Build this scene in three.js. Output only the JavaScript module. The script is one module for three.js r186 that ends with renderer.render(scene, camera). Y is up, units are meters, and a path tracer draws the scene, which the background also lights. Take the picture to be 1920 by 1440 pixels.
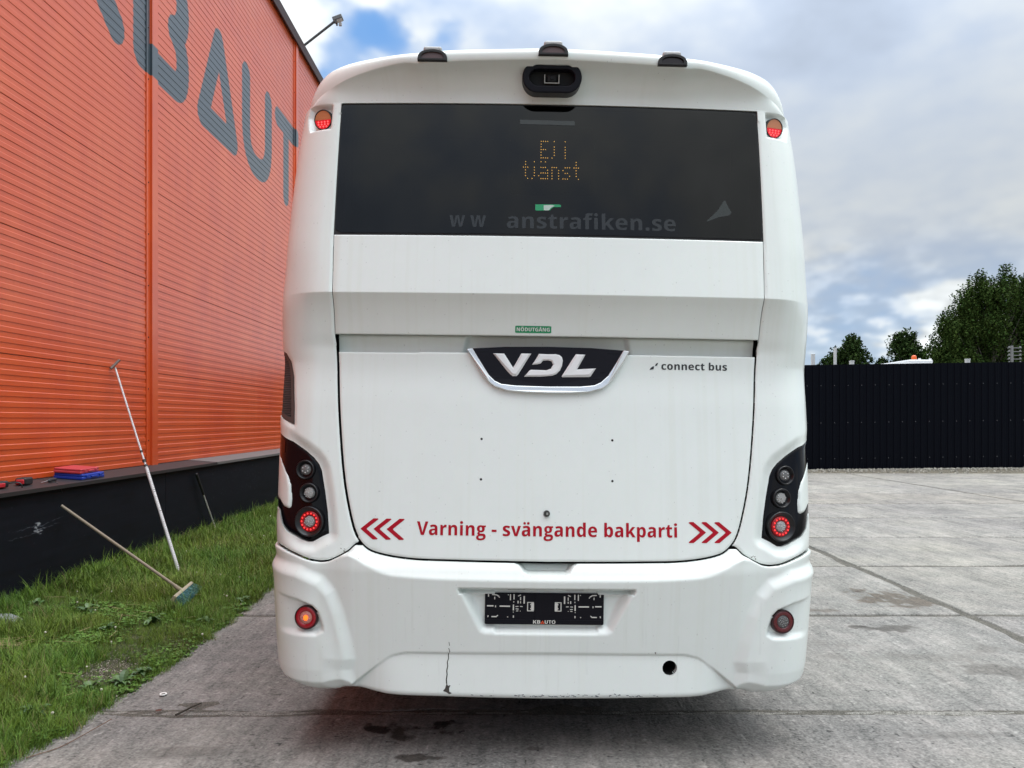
import * as THREE from 'three';
import { mergeGeometries } from 'three/addons/utils/BufferGeometryUtils.js';
import { RoundedBoxGeometry } from 'three/addons/geometries/RoundedBoxGeometry.js';
import { FontLoader } from 'three/addons/loaders/FontLoader.js';

// ---------------------------------------------------------------- camera, sky, sun, exposure
const scene = new THREE.Scene();
const camera = new THREE.PerspectiveCamera(2 * Math.atan(720 / 1442) * 180 / Math.PI, 4 / 3, 0.1, 3000);
camera.position.set(0, 1.54, 0);
camera.rotation.set(0, 0, 0);
camera.setViewOffset(1920, 1440, 0, -67, 1920, 1440);   // lens shifted up: verticals stay upright, horizon below the middle
const renderer = new THREE.WebGLRenderer({ antialias: true });
renderer.toneMapping = THREE.LinearToneMapping;
renderer.toneMappingExposure = 1.68;
renderer.shadowMap.enabled = true;

const clamp = (x, a = 0, b = 1) => Math.min(b, Math.max(a, x));
const lerp = (a, b, t) => a + (b - a) * t;
const sstep = (a, b, x) => { const t = clamp((x - a) / (b - a)); return t * t * (3 - 2 * t); };
function rng(seed) { let s = seed >>> 0; return () => { s = (s + 0x6d2b79f5) | 0; let t = Math.imul(s ^ (s >>> 15), 1 | s); t = (t + Math.imul(t ^ (t >>> 7), 61 | t)) ^ t; return ((t ^ (t >>> 14)) >>> 0) / 4294967296; }; }
const hash3 = (x, y, z) => { let h = Math.imul(x, 374761393) + Math.imul(y, 668265263) + Math.imul(z, 2147483647 ^ 1274126177) | 0; h = Math.imul(h ^ (h >>> 13), 1274126177); h ^= h >>> 16; return (h >>> 0) / 4294967296; };
function noise3(x, y, z) {
  const ix = Math.floor(x), iy = Math.floor(y), iz = Math.floor(z); let fx = x - ix, fy = y - iy, fz = z - iz;
  fx = fx * fx * (3 - 2 * fx); fy = fy * fy * (3 - 2 * fy); fz = fz * fz * (3 - 2 * fz);
  let r = 0;
  for (let k = 0; k < 8; k++) { const a = k & 1, b = (k >> 1) & 1, c = k >> 2; r += hash3(ix + a, iy + b, iz + c) * (a ? fx : 1 - fx) * (b ? fy : 1 - fy) * (c ? fz : 1 - fz); }
  return r;
}
function fbm(x, y, z, oct) { let s = 0, a = 0.5, n = 0; for (let i = 0; i < oct; i++) { s += a * noise3(x, y, z); n += a; a *= 0.5; x = x * 2.03 + 11.3; y = y * 2.03 + 5.1; z = z * 2.03 + 7.7; } return s / n; }
const n2 = (x, y, s = 0) => noise3(x, y, s + 0.5);

{ // a broken cloud layer: bright white near the zenith, greyer low on the right, a few blue gaps
  const W = 2048, H = 1024, data = new Float32Array(W * H * 4);
  const gaps = [[-0.215, 0.425, 0.055], [-0.255, 0.395, 0.03], [-0.165, 0.455, 0.028], [-0.09, 0.46, 0.016]];
  for (let r = 0; r < H; r++) {
    const el = ((r + 0.5) / H - 0.5) * Math.PI, y = Math.sin(el), ce = Math.cos(el);
    for (let c = 0; c < W; c++) {
      const az = ((c + 0.5) / W - 0.5) * 2 * Math.PI, x = Math.cos(az) * ce, z = Math.sin(az) * ce, i = (r * W + c) * 4;
      if (y < -0.02) { data[i] = 0.30; data[i + 1] = 0.32; data[i + 2] = 0.33; data[i + 3] = 1; continue; }
      const k = 1.5 / (Math.max(y, 0) + 0.25), px = x * k, pz = z * k;
      const d1 = fbm(px * 1.15 + 3.1, 1.7, pz * 1.15 + 8.2, 6), d2 = fbm(px * 2.7 + 20, 9.1, pz * 2.7, 6), big = fbm(px * 0.5 + 1, 4.4, pz * 0.5 + 2, 3);
      const lx = Math.atan2(x, -z), d3 = fbm(px * 9 + 2, 3.3, pz * 9 + 5, 4);
      let cover = sstep(0.20, 0.44, d1 * 0.6 + d2 * 0.4);
      for (const [gx, ge, gr] of gaps) { const q = Math.hypot(lx - gx, (el - ge) * 1.1) / gr + (d2 - 0.5) * 3.6 + (d1 - 0.5) * 1.2 + (d3 - 0.5) * 2.6; cover *= 0.30 + 0.70 * sstep(0.3, 1.7, q); }   // gaps of blue over the warehouse roof
      const low = sstep(0.24, 0.03, y); cover *= 1 - 0.55 * low * sstep(0.52, 0.40, d2);           // thinner, broken cloud low down
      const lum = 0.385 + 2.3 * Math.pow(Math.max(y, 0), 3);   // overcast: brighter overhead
      const f = d2 * 0.6 + d1 * 0.4, bank = Math.exp(-(((lx - 0.46) / 0.40) ** 2) - (((el - 0.30) / 0.17) ** 2));   // the grey bank on the right
      const glow = Math.exp(-(((lx + 0.15) / 0.4) ** 2) - (((el - 0.5) / 0.25) ** 2));   // thinner, whiter cloud over the warehouse
      const body = 1.03 + (1.05 * (f - 0.5) + 0.30 * (d3 - 0.5)) * (1 - 0.72 * bank) - 0.22 * sstep(0.45, 0.62, big) - 0.13 * bank + 0.14 * glow + 0.60 * low * sstep(0.42, 0.60, d2);
      const puff = Math.exp(-(((lx - 0.43) / 0.16) ** 2) - (((el - 0.11) / 0.075) ** 2)) * sstep(0.40, 0.58, d3 * 0.6 + d2 * 0.4);   // bright broken cumulus low over the fence
      cover = Math.max(cover, puff);
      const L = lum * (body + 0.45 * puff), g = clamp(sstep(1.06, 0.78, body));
      const cl = [L * lerp(0.95, 0.80, g), L * lerp(1.0, 0.93, g), L * lerp(1.015, 1.14, g)];
      const hz = Math.pow(1 - Math.max(0, y), 4), sk = [lerp(0.075, 0.28, hz), lerp(0.22, 0.40, hz), lerp(0.50, 0.51, hz)];
      for (let j = 0; j < 3; j++) data[i + j] = lerp(sk[j], cl[j], cover);
      data[i + 3] = 1;
    }
  }
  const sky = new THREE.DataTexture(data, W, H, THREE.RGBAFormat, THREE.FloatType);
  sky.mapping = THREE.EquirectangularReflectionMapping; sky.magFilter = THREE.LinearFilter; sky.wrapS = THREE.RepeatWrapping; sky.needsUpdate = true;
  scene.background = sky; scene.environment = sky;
}
const sun = new THREE.DirectionalLight(new THREE.Color(1, 0.96, 0.9), 0.8);
sun.position.set(10, 30, -11); sun.target.position.set(0, 0, -8); sun.castShadow = true; sun.shadow.radius = 30;
Object.assign(sun.shadow.camera, { left: -30, right: 30, top: 30, bottom: -30, near: 1, far: 90 }); sun.shadow.mapSize.set(2048, 2048);
scene.add(sun, sun.target);

// ---------------------------------------------------------------- helpers
const used = {};
function numbered(n) { const k = used[n] = (used[n] ?? -1) + 1; return k ? n + '_' + String(k).padStart(3, '0') : n; }
function shadows(o) { o.castShadow = true; o.receiveShadow = true; return o; }
function mesh(name, geo, mat, parent) { const m = shadows(new THREE.Mesh(geo, mat)); m.name = parent && parent !== scene ? name : numbered(name); (parent ?? scene).add(m); return m; }
function thing(name, label, category, pos = [0, 0, 0], group) { const o = new THREE.Group(); o.name = numbered(name); o.position.set(...pos); o.userData = { label, category }; if (group) o.userData.group = group; scene.add(o); return o; }
function tag(o, label, category, group) { o.userData = { label, category }; if (group) o.userData.group = group; return o; }
function struct(o, label) { o.userData = { kind: 'structure', label }; return o; }
function stuff(o, label, category) { o.userData = { kind: 'stuff' }; if (label) { o.userData.label = label; o.userData.category = category; } return o; }
const lin = (r, g, b) => new THREE.Color().setRGB(r, g, b);
const std = (c, rough = 0.6, extra = {}) => new THREE.MeshStandardMaterial({ color: c, roughness: rough, ...extra });
const phys = (c, rough = 0.5, extra = {}) => new THREE.MeshPhysicalMaterial({ color: c, roughness: rough, ...extra });
const toS = (l) => 255 * (l <= 0.0031308 ? l * 12.92 : 1.055 * Math.pow(l, 1 / 2.4) - 0.055);
const V3 = (x, y, z) => new THREE.Vector3(x, y, z);
function box(w, h, d, x = 0, y = 0, z = 0) { return new THREE.BoxGeometry(w, h, d).translate(x, y, z); }
function rbox(w, h, d, r, x = 0, y = 0, z = 0, seg = 2) { return new RoundedBoxGeometry(w, h, d, seg, r).translate(x, y, z); }
function bar(a, b, r0, r1 = r0, seg = 10) { const d = V3().subVectors(b, a), g = new THREE.CylinderGeometry(r1, r0, d.length(), seg, 1); g.applyQuaternion(new THREE.Quaternion().setFromUnitVectors(V3(0, 1, 0), d.clone().normalize())); const m = a.clone().add(b).multiplyScalar(0.5); return g.translate(m.x, m.y, m.z); }
function merge(list) { return mergeGeometries(list.map((g) => { const q = g.index ? g.toNonIndexed() : g; for (const k of Object.keys(q.attributes)) if (!['position', 'normal', 'uv'].includes(k)) q.deleteAttribute(k); if (!q.attributes.uv) q.setAttribute('uv', new THREE.BufferAttribute(new Float32Array(q.attributes.position.count * 2), 2)); return q; })); }
// tileable noise layers on an n x n sheet
function layer(n, cx, cy, seed, out, amp) {
  const R = rng(seed), g = new Float32Array(cx * cy); for (let i = 0; i < g.length; i++) g[i] = R() - 0.5;
  for (let y = 0; y < n; y++) {
    const gy = y / n * cy, iy = Math.floor(gy), fy0 = gy - iy, fy = fy0 * fy0 * (3 - 2 * fy0), r0 = (iy % cy) * cx, r1 = ((iy + 1) % cy) * cx;
    for (let x = 0; x < n; x++) {
      const gx = x / n * cx, ix = Math.floor(gx), fx0 = gx - ix, fx = fx0 * fx0 * (3 - 2 * fx0), a = ix % cx, b = (ix + 1) % cx;
      out[y * n + x] += amp * ((g[r0 + a] * (1 - fx) + g[r0 + b] * fx) * (1 - fy) + (g[r1 + a] * (1 - fx) + g[r1 + b] * fx) * fy);
    }
  }
  return out;
}
function texRGB(n, fn, srgb = true) {
  const d = new Uint8Array(n * n * 4); const o = [0, 0, 0];
  for (let i = 0; i < n * n; i++) { fn(i, o); d[i * 4] = clamp(srgb ? toS(o[0]) : o[0] * 255, 0, 255); d[i * 4 + 1] = clamp(srgb ? toS(o[1]) : o[1] * 255, 0, 255); d[i * 4 + 2] = clamp(srgb ? toS(o[2]) : o[2] * 255, 0, 255); d[i * 4 + 3] = 255; }
  const t = new THREE.DataTexture(d, n, n); t.magFilter = THREE.LinearFilter; t.minFilter = THREE.LinearMipmapLinearFilter; t.wrapS = t.wrapT = THREE.RepeatWrapping; if (srgb) t.colorSpace = THREE.SRGBColorSpace; t.needsUpdate = true; return t;
}
const fontBold = await new FontLoader().loadAsync('fonts/droid/droid_sans_bold.typeface.json');
const fontReg = await new FontLoader().loadAsync('fonts/droid/droid_sans_regular.typeface.json');

// ---------------------------------------------------------------- ground: soil sheet and the yard of 6 x 2 m concrete slabs
const SLAB_X = [-2.4, 3.6, 9.6, 15.6, 21.6], SLAB_D = [];
for (let k = -2; k <= 9; k++) SLAB_D.push(4.05 + 2.015 * k);
const concrete = (() => {
  const N = 2048;
  const big = layer(N, 5, 7, 1, layer(N, 13, 17, 2, new Float32Array(N * N), 0.6), 1);
  const mid = layer(N, 61, 47, 3, layer(N, 140, 110, 4, new Float32Array(N * N), 0.7), 1);
  const grain = layer(N, 520, 520, 5, layer(N, 1024, 1024, 6, new Float32Array(N * N), 1), 0.9);
  const streak = layer(N, 420, 22, 7, layer(N, 170, 9, 8, new Float32Array(N * N), 0.8), 1);
  const wear = layer(N, 24, 9, 9, layer(N, 70, 22, 10, new Float32Array(N * N), 0.6), 1);
  const pits = layer(N, 300, 300, 12, new Float32Array(N * N), 1);
  const val = (i) => 0.182 + 0.055 * big[i] + 0.05 * mid[i] + 0.10 * grain[i] + 0.045 * streak[i] + 0.05 * wear[i] - 0.12 * sstep(0.36, 0.5, pits[i]) + 0.10 * sstep(0.33, 0.5, -pits[i]);
  const tone = (i, o, m = 1) => { const v = Math.max(0.02, val(i)) * m; o[0] = v * 1.05 * (1 + 0.03 * mid[i]); o[1] = v * 1.0; o[2] = v * (0.925 - 0.05 * big[i]); };
  const colour = texRGB(N, (i, o) => tone(i, o));
  const bump = texRGB(N, (i, o) => { o[0] = o[1] = o[2] = clamp(0.5 + 0.5 * grain[i] + 0.28 * streak[i] + 0.12 * mid[i] - 0.5 * sstep(0.3, 0.5, pits[i])); }, false);
  // the two-by-three slabs nearest the camera carry their own stains: oil drips, damp and rust-brown patches
  const st = [[-0.47, 3.80, 0.26, 0.13, 1], [-0.40, 3.86, 0.16, 0.08, 1], [-0.66, 3.82, 0.07, 0.05, 1], [-0.30, 3.66, 0.07, 0.035, 1], [-0.20, 3.70, 0.10, 0.03, 0.7], [-0.42, 3.50, 0.14, 0.04, 0.9], [-0.33, 3.90, 0.12, 0.03, 0.8], [-0.12, 3.86, 0.08, 0.02, 0.6], [0.1, 3.6, 0.05, 0.02, 0.6],
    [3.28, 6.62, 0.34, 0.30, 0.75], [3.05, 6.9, 0.2, 0.1, 0.6], [2.82, 5.72, 0.20, 0.12, 0.7], [2.62, 5.70, 0.10, 0.07, 0.7], [3.1, 4.72, 0.35, 0.14, 0.5], [2.35, 6.2, 0.3, 0.06, 0.5], [2.2, 6.9, 0.3, 0.09, 0.4], [2.6, 5.0, 0.5, 0.1, 0.28], [1.9, 5.3, 0.5, 0.12, 0.22], [3.3, 5.2, 0.25, 0.12, 0.35], [-1.5, 3.55, 0.3, 0.06, 0.35], [-1.72, 4.5, 0.12, 0.03, 0.3], [1.3, 3.3, 0.4, 0.1, 0.25], [2.2, 3.75, 0.6, 0.05, 0.3]];
  const near = texRGB(N, (i, o) => {
    tone(i, o);
    const x = -2.4 + ((i % N) + 0.5) / N * 6, d = 2.035 + (Math.floor(i / N) + 0.5) / N * 6;
    for (const [sx, sd, rx, rd, s] of st) {
      const q = ((x - sx) / rx) ** 2 + ((d - sd) / rd) ** 2; if (q > 5) continue;
      const m = s * sstep(0.1, 0.55, 1.05 - q * 0.62 + 1.3 * mid[i] + 0.7 * big[i] + 0.35 * grain[i] - 0.45);
      const brown = sd > 6 ? 0.5 : 0; o[0] *= 1 - m * (0.82 - 0.22 * brown); o[1] *= 1 - m * (0.84 - 0.1 * brown); o[2] *= 1 - m * 0.86;
    }
  });
  const mk = (map, tint) => std(lin(...tint), 0.86, { map, bumpMap: bump, bumpScale: 0.0045 });
  return { near: mk(near, [1, 1, 1]), plain: [mk(colour, [1.14, 1.13, 1.11]), mk(colour, [1.03, 1.02, 1.0]), mk(colour, [1.22, 1.21, 1.19]), mk(colour, [1.09, 1.06, 1.02])] };  // plain slabs vary in tone, all tinted lighter: brighter far light put into colour
})();
const soilMat = (() => {
  const N = 1024, a = layer(N, 9, 9, 21, layer(N, 40, 40, 22, new Float32Array(N * N), 0.8), 1), b = layer(N, 500, 500, 23, layer(N, 180, 180, 24, new Float32Array(N * N), 0.8), 1);
  const c = texRGB(N, (i, o) => { const v = clamp(0.19 + 0.06 * a[i] + 0.17 * b[i], 0.02, 0.6); o[0] = v; o[1] = v * 0.92; o[2] = v * 0.80; });
  const h = texRGB(N, (i, o) => { o[0] = o[1] = o[2] = clamp(0.5 + 0.3 * a[i] + 0.6 * b[i]); }, false);
  return (rep, tint) => { const m = c.clone(), hb = h.clone(); m.repeat.set(rep, rep); hb.repeat.set(rep, rep); return std(lin(...tint), 0.95, { map: m, bumpMap: hb, bumpScale: 0.012 }); };
})();
{
  const g = new THREE.PlaneGeometry(1600, 1600, 1, 1).rotateX(-Math.PI / 2);
  struct(mesh('ground', g.translate(0, -0.14, -400), soilMat(500, [0.75, 0.78, 0.7])), 'bare soil reaching beyond the fence');
  const yard = new THREE.Group(); yard.name = 'concrete_yard'; struct(yard, 'yard paved with large worn concrete slabs'); scene.add(yard);
  const fill = new THREE.PlaneGeometry(24.1, 22.4, 200, 200).rotateX(-Math.PI / 2); fill.translate(9.55, 0, -(SLAB_D[0] + 11.1));
  { const p = fill.attributes.position, uv = fill.attributes.uv; for (let i = 0; i < p.count; i++) { const x = p.getX(i), z = p.getZ(i); p.setY(i, -0.011 + 0.014 * (fbm(x * 3, 0, z * 9, 3) - 0.5) + 0.006 * sstep(0.25, 0.1, Math.abs(z + 4.05))); uv.setXY(i, x / 1.5, z / 1.5); } fill.computeVertexNormals(); }
  mesh('joint_filler', fill, soilMat(1, [0.62, 0.62, 0.60]), yard);
  const mo = new THREE.PlaneGeometry(12, 0.085, 900, 8).rotateX(-Math.PI / 2).translate(3.6, 0, -4.05);
  { const p = mo.attributes.position, uv = mo.attributes.uv; for (let i = 0; i < p.count; i++) { const x = p.getX(i), z = p.getZ(i), w = Math.abs(z + 4.05) / 0.042; p.setY(i, -0.004 + 0.011 * (fbm(x * 14, 3, z * 60, 4) - 0.5) - 0.007 * w * w + 0.006 * (fbm(x * 1.3, 8, 1, 3) - 0.5)); uv.setXY(i, x / 1.1, z / 1.1); } mo.computeVertexNormals(); }
  mesh('mortar_bead', mo, soilMat(1, [1.45, 1.5, 1.55]), yard);
  const R = rng(77);
  for (let r = 0; r < SLAB_D.length - 1; r++) for (let c = 0; c < 4; c++) {
    if (c > 0 && r < 1) continue;
    const x0 = SLAB_X[c], x1 = SLAB_X[c + 1], d0 = SLAB_D[r], d1 = SLAB_D[r + 1], isNear = c === 0 && r >= 1 && r <= 3, fine = d0 < 9 && c < 2;
    const gx = 0.032, ga = r === 2 || r === 1 ? 0.022 : 0.018, line = (a, b) => { const L = b - a, e = fine ? [0, 0.006, 0.014, 0.025, 0.045, 0.08, 0.14] : [0, 0.02, 0.06], o = e.map((t) => a + t), st = fine ? 0.12 : 0.5, n = Math.round((L - 2 * e.at(-1)) / st); for (let i = 1; i < n; i++) o.push(lerp(a + e.at(-1), b - e.at(-1), i / n)); for (const t of [...e].reverse()) o.push(b - t); return o; };
    const xs = line(x0 + gx, x1 - gx), ds = line(d0 + ga, d1 - ga), pos = [], uv = [], idx = [], dy = (R() - 0.5) * 0.006, tx = (R() - 0.5) * 0.0012, td = (R() - 0.5) * 0.003;
    const ou = isNear ? 0 : R() * 6, ov = isNear ? 0 : R() * 6, nx = xs.length, nd = ds.length;
    for (let j = 0; j < nd; j++) for (let i = 0; i < nx; i++) {
      let x = xs[i], d = ds[j];
      const ex = Math.min(x - x0, x1 - x) - gx, ed = Math.min(d - d0, d1 - d) - ga;
      const chip = (t) => 0.03 * (fbm(t * 5, c, r, 4) - 0.4) + 0.16 * Math.max(0, fbm(t * 1.5, c + 9, r + 3, 3) - 0.58);
      const sx = x - x0 < x1 - x ? 1 : -1, sd = d - d0 < d1 - d ? 1 : -1;
      const mx = chip(d * 1.3 + sx * 7) * sstep(0.14, 0, ex), md = chip(x * 1.3 + sd * 13) * sstep(0.14, 0, ed);
      x += sx * mx; d += sd * md;
      const e = Math.min(ex, ed), rad = 0.016, rnd = e < rad ? rad - Math.sqrt(Math.max(0, rad * rad - (rad - e) ** 2)) : 0;
      const y = dy + tx * (x - (x0 + x1) / 2) + td * (d - (d0 + d1) / 2) - rnd * (0.6 + 0.8 * n2(x * 9, d * 9)) + 0.004 * (fbm(x * 1.1, 2, d * 1.1, 3) - 0.5);
      pos.push(x, y, -d); uv.push((xs[i] - (isNear ? -2.4 : ou)) / 6, (ds[j] - (isNear ? 2.035 : ov)) / 6);
    }
    for (let j = 0; j < nd - 1; j++) for (let i = 0; i < nx - 1; i++) { const a = j * nx + i; idx.push(a, a + 1, a + nx, a + 1, a + nx + 1, a + nx); }
    // side skirt
    const ring = []; for (let i = 0; i < nx; i++) ring.push(i); for (let j = 1; j < nd; j++) ring.push(j * nx + nx - 1); for (let i = nx - 2; i >= 0; i--) ring.push((nd - 1) * nx + i); for (let j = nd - 2; j >= 1; j--) ring.push(j * nx);
    const base = pos.length / 3; for (const k of ring) { pos.push(pos[k * 3], -0.12, pos[k * 3 + 2]); uv.push(uv[k * 2], uv[k * 2 + 1]); }
    for (let k = 0; k < ring.length; k++) { const a = ring[k], b = ring[(k + 1) % ring.length], A = base + k, B = base + (k + 1) % ring.length; idx.push(a, A, b, b, A, B); }
    const g2 = new THREE.BufferGeometry(); g2.setAttribute('position', new THREE.Float32BufferAttribute(pos, 3)); g2.setAttribute('uv', new THREE.Float32BufferAttribute(uv, 2)); g2.setIndex(idx); g2.computeVertexNormals();
    mesh('slab', g2, isNear ? concrete.near : concrete.plain[Math.floor(R() * 4)], yard);
  }
}

// ---------------------------------------------------------------- the orange warehouse on its black plinth
const WX = -4.24, PLX = -3.9;
{
  const house = thing('warehouse', 'orange ribbed metal warehouse wall with grey painted letters above a black plinth', 'building');
  // paint: the big rounded letters are printed on the ribbed sheets (18 m of wall by 9 m)
  const cv = document.createElement('canvas'); cv.width = 2048; cv.height = 1024; const c = cv.getContext('2d');
  const D0 = 3.03, sx = 2048 / 18.0, sy = 1024 / 9;
  c.fillStyle = '#d0521b'; c.fillRect(0, 0, 2048, 1024);
  const R = rng(5);
  for (let i = 0; i < 2600; i++) { const w = 0.3 + R() * 2.5, y = R() * 9, x = R() * 18; c.fillStyle = R() < 0.5 ? 'rgba(160,52,22,0.05)' : 'rgba(226,120,80,0.05)'; c.fillRect(x * sx, y * sy, w * sx * 0.2, (0.05 + R() * 0.9) * sy); }
  for (let i = 0; i < 90; i++) { const x = R() * 18, y = R() * 8, h = 0.4 + R() * 2.4; c.fillStyle = `rgba(${R() < 0.6 ? '232,150,120' : '120,40,20'},${0.03 + 0.04 * R()})`; c.fillRect(x * sx, y * sy, (0.01 + R() * 0.05) * sx, h * sy); }
  c.save(); c.scale(sx, sy); c.translate(-D0, 9); c.scale(1, -1); c.lineCap = 'round'; c.lineJoin = 'round'; c.strokeStyle = '#36424b';
  const path = (w, pts, close) => { c.lineWidth = w; c.beginPath(); pts.forEach((p, i) => (p.length === 2 ? (i ? c.lineTo(...p) : c.moveTo(...p)) : c.quadraticCurveTo(...p))); if (close) c.closePath(); c.stroke(); };
  path(0.38, [[7.2, 5.74], [7.2, 7.02]]); path(0.38, [[8.2, 7.02], [7.4, 6.4], [8.22, 5.76]]);
  path(0.37, [[8.79, 7.02], [8.79, 5.75], [9.65, 5.74], [9.9, 5.74, 9.9, 6.05], [9.9, 6.3, 9.66, 6.42], [9.9, 6.5, 9.9, 6.75], [9.9, 7.02, 9.65, 7.02]], true);
  path(0.36, [[11.12, 7.0], [10.54, 5.75], [11.7, 5.75]], true);
  path(0.37, [[12.26, 7.05], [12.26, 6.3], [12.26, 5.73, 12.82, 5.73], [13.38, 5.73, 13.38, 6.3], [13.38, 7.05]]);
  path(0.34, [[13.92, 7.03], [15.0, 7.03]]); path(0.34, [[14.42, 7.03], [14.42, 5.72]]);
  c.lineWidth = 0.37; c.beginPath(); c.arc(16.05, 6.38, 0.65, 0, 7); c.stroke();
  c.restore();
  for (let i = 0; i < 900; i++) { c.fillStyle = `rgba(255,255,255,${0.012 + 0.02 * R()})`; c.fillRect(R() * 2048, R() * 1024, 1 + R() * 2, 6 + R() * 70); }
  const tex = new THREE.CanvasTexture(cv); tex.colorSpace = THREE.SRGBColorSpace; tex.wrapS = THREE.ClampToEdgeWrapping; tex.anisotropy = 8;
  const paint = phys(lin(1, 1, 1), 0.34, { map: tex, clearcoat: 0.6, clearcoatRoughness: 0.32 });
  const plain = phys(lin(0.63, 0.084, 0.011), 0.34, { clearcoat: 0.6, clearcoatRoughness: 0.32 });
  const trimMat = phys(lin(0.60, 0.08, 0.012), 0.32, { map: null, clearcoat: 0.3, clearcoatRoughness: 0.25 });
  const BAYS = [-2.97, 3.03, 9.03, 15.03, 21.03], H0 = 1.015, PITCH = 0.09;
  const sheet = (z0, z1, y0, y1) => {     // one sandwich panel: shallow ribs, 45 mm out and 45 mm in
    const prof = [], rib = 0.0046; let y = y0; prof.push([y0, -0.02]); prof.push([y0, rib * 0.2]);
    while (y < y1 - 0.02) { prof.push([y + 0.0038, rib], [y + 0.0435, rib], [y + 0.0490, 0], [Math.min(y + PITCH - 0.0005, y1 - 0.002), 0]); y += PITCH; }
    prof.push([y1 - 0.001, -0.006], [y1 - 0.001, -0.02]);
    const pos = [], uv = [], nz = 8, nor = [];
    for (let i = 0; i < prof.length - 1; i++) {
      const [ya, xa] = prof[i], [yb, xb] = prof[i + 1], dx = xb - xa, dyy = yb - ya, l = Math.hypot(dx, dyy) || 1, n = [dyy / l, -dx / l, 0];
      for (let k = 0; k < nz; k++) {
        const za = lerp(z0, z1, k / nz), zb = lerp(z0, z1, (k + 1) / nz);
        const q = [[xa, ya, za], [xa, ya, zb], [xb, yb, zb], [xa, ya, za], [xb, yb, zb], [xb, yb, za]];
        for (const [px, py, d] of q) { pos.push(WX + px, py, -d); uv.push((d - D0) / 18, py / 9); nor.push(...n); }
      }
    }
    const g = new THREE.BufferGeometry(); g.setAttribute('position', new THREE.Float32BufferAttribute(pos, 3)); g.setAttribute('uv', new THREE.Float32BufferAttribute(uv, 2)); g.setAttribute('normal', new THREE.Float32BufferAttribute(nor, 3)); return g;
  };
  for (let b = 0; b < BAYS.length - 1; b++) for (let k = 0; k < 8; k++) {
    const y0 = H0 + k * 1.08, y1 = Math.min(y0 + 1.078, 8.93);
    mesh('panel', sheet(BAYS[b], BAYS[b + 1], y0, y1), b >= 1 ? paint : plain, house);
  }
  const stripGeo = (d) => { // folded cover strip over the panel joint: narrow flange, return, broad face
    const sh = new THREE.Shape(); [[-0.13, 0], [-0.13, 0.008], [-0.045, 0.008], [-0.045, 0.034], [0.10, 0.034], [0.10, 0.004], [0.13, 0.004], [0.13, 0]].forEach(([a, x], i) => (i ? sh.lineTo(a, x) : sh.moveTo(a, x)));
    const g = new THREE.ExtrudeGeometry(sh, { depth: 7.93, bevelEnabled: false }), p = g.attributes.position, uv = g.attributes.uv;
    for (let i = 0; i < p.count; i++) { const a = p.getX(i), x = p.getY(i), y = p.getZ(i); p.setXYZ(i, WX + 0.0045 + x, 1.0 + y, -(d + a)); uv.setXY(i, (d + a - D0) / 18, (1.0 + y) / 9); }
    g.computeVertexNormals(); return g;
  };
  for (const d of [3.03, 9.03, 15.03, 21.03]) {
    const s = mesh('cover_strip', stripGeo(d), d > 4 ? paint : trimMat, house);
    const sc = []; for (let y = 1.3; y < 8.8; y += 0.6) sc.push(new THREE.CylinderGeometry(0.009, 0.009, 0.006, 6).rotateZ(Math.PI / 2).translate(WX + 0.0155, y, -(d - 0.09)));
    stuff(mesh('screws', merge(sc), std(lin(0.12, 0.03, 0.02), 0.5), s));
  }
  mesh('added_wall_backing', box(0.12, 8.9, 23.9, WX - 0.085, 4.45, -9.03), std(lin(0.3, 0.3, 0.3), 0.8), house);  // unseen backing added behind the panels to block light
  mesh('roof_edge', merge([box(0.16, 0.14, 24, WX - 0.03, 9.0, -9.03), box(0.03, 0.2, 24, WX + 0.062, 8.965, -9.03)]), std(lin(0.03, 0.007, 0.006), 0.6), house);
  mesh('roof_deck', box(12, 0.1, 24, WX - 6.12, 8.98, -9.03), std(lin(0.15, 0.15, 0.16), 0.8), house);
  // plinth: painted concrete segments with one scuffed chip
  const pc = document.createElement('canvas'); pc.width = 2048; pc.height = 256; const q = pc.getContext('2d'); const P = rng(9);
  q.fillStyle = '#14171d'; q.fillRect(0, 0, 2048, 256); const X = (d) => (d + 9) / 24 * 2048, Y = (h) => (1 - h) * 256;
  for (let i = 0; i < 1800; i++) { q.fillStyle = P() < 0.6 ? 'rgba(40,44,52,0.10)' : 'rgba(6,7,10,0.14)'; q.fillRect(P() * 2048, P() * 256, 2 + P() * 40, 1 + P() * 14); }
  for (let i = 0; i < 260; i++) { q.fillStyle = `rgba(150,150,145,${0.05 + P() * 0.18})`; q.fillRect(P() * 2048, P() * 256, 1, 1 + P() * 3); }
  for (let i = 0; i < 120; i++) { q.fillStyle = `rgba(150,150,140,${0.05 + P() * 0.13})`; q.fillRect(X(9.9 + P() * 2.2), Y(0.9 - P() * 0.4), 1 + P() * 2, 1 + P() * 7); }
  q.lineCap = 'round'; const scr = (pts, w, a) => { q.strokeStyle = `rgba(176,178,172,${a})`; q.lineWidth = w; q.beginPath(); pts.forEach(([d, h], i) => (i ? q.lineTo(X(d), Y(h)) : q.moveTo(X(d), Y(h)))); q.stroke(); };
  const rough = (a, b, w, al) => { const n = 14, pts = []; for (let i = 0; i <= n; i++) pts.push([lerp(a[0], b[0], i / n), lerp(a[1], b[1], i / n) + (P() - 0.5) * 0.012]); for (let i = 0; i < n; i++) if (P() < 0.8) scr([pts[i], pts[i + 1]], w * (0.5 + P()), al * (0.4 + 0.8 * P()) * (1 - 0.7 * i / n)); };
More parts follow.
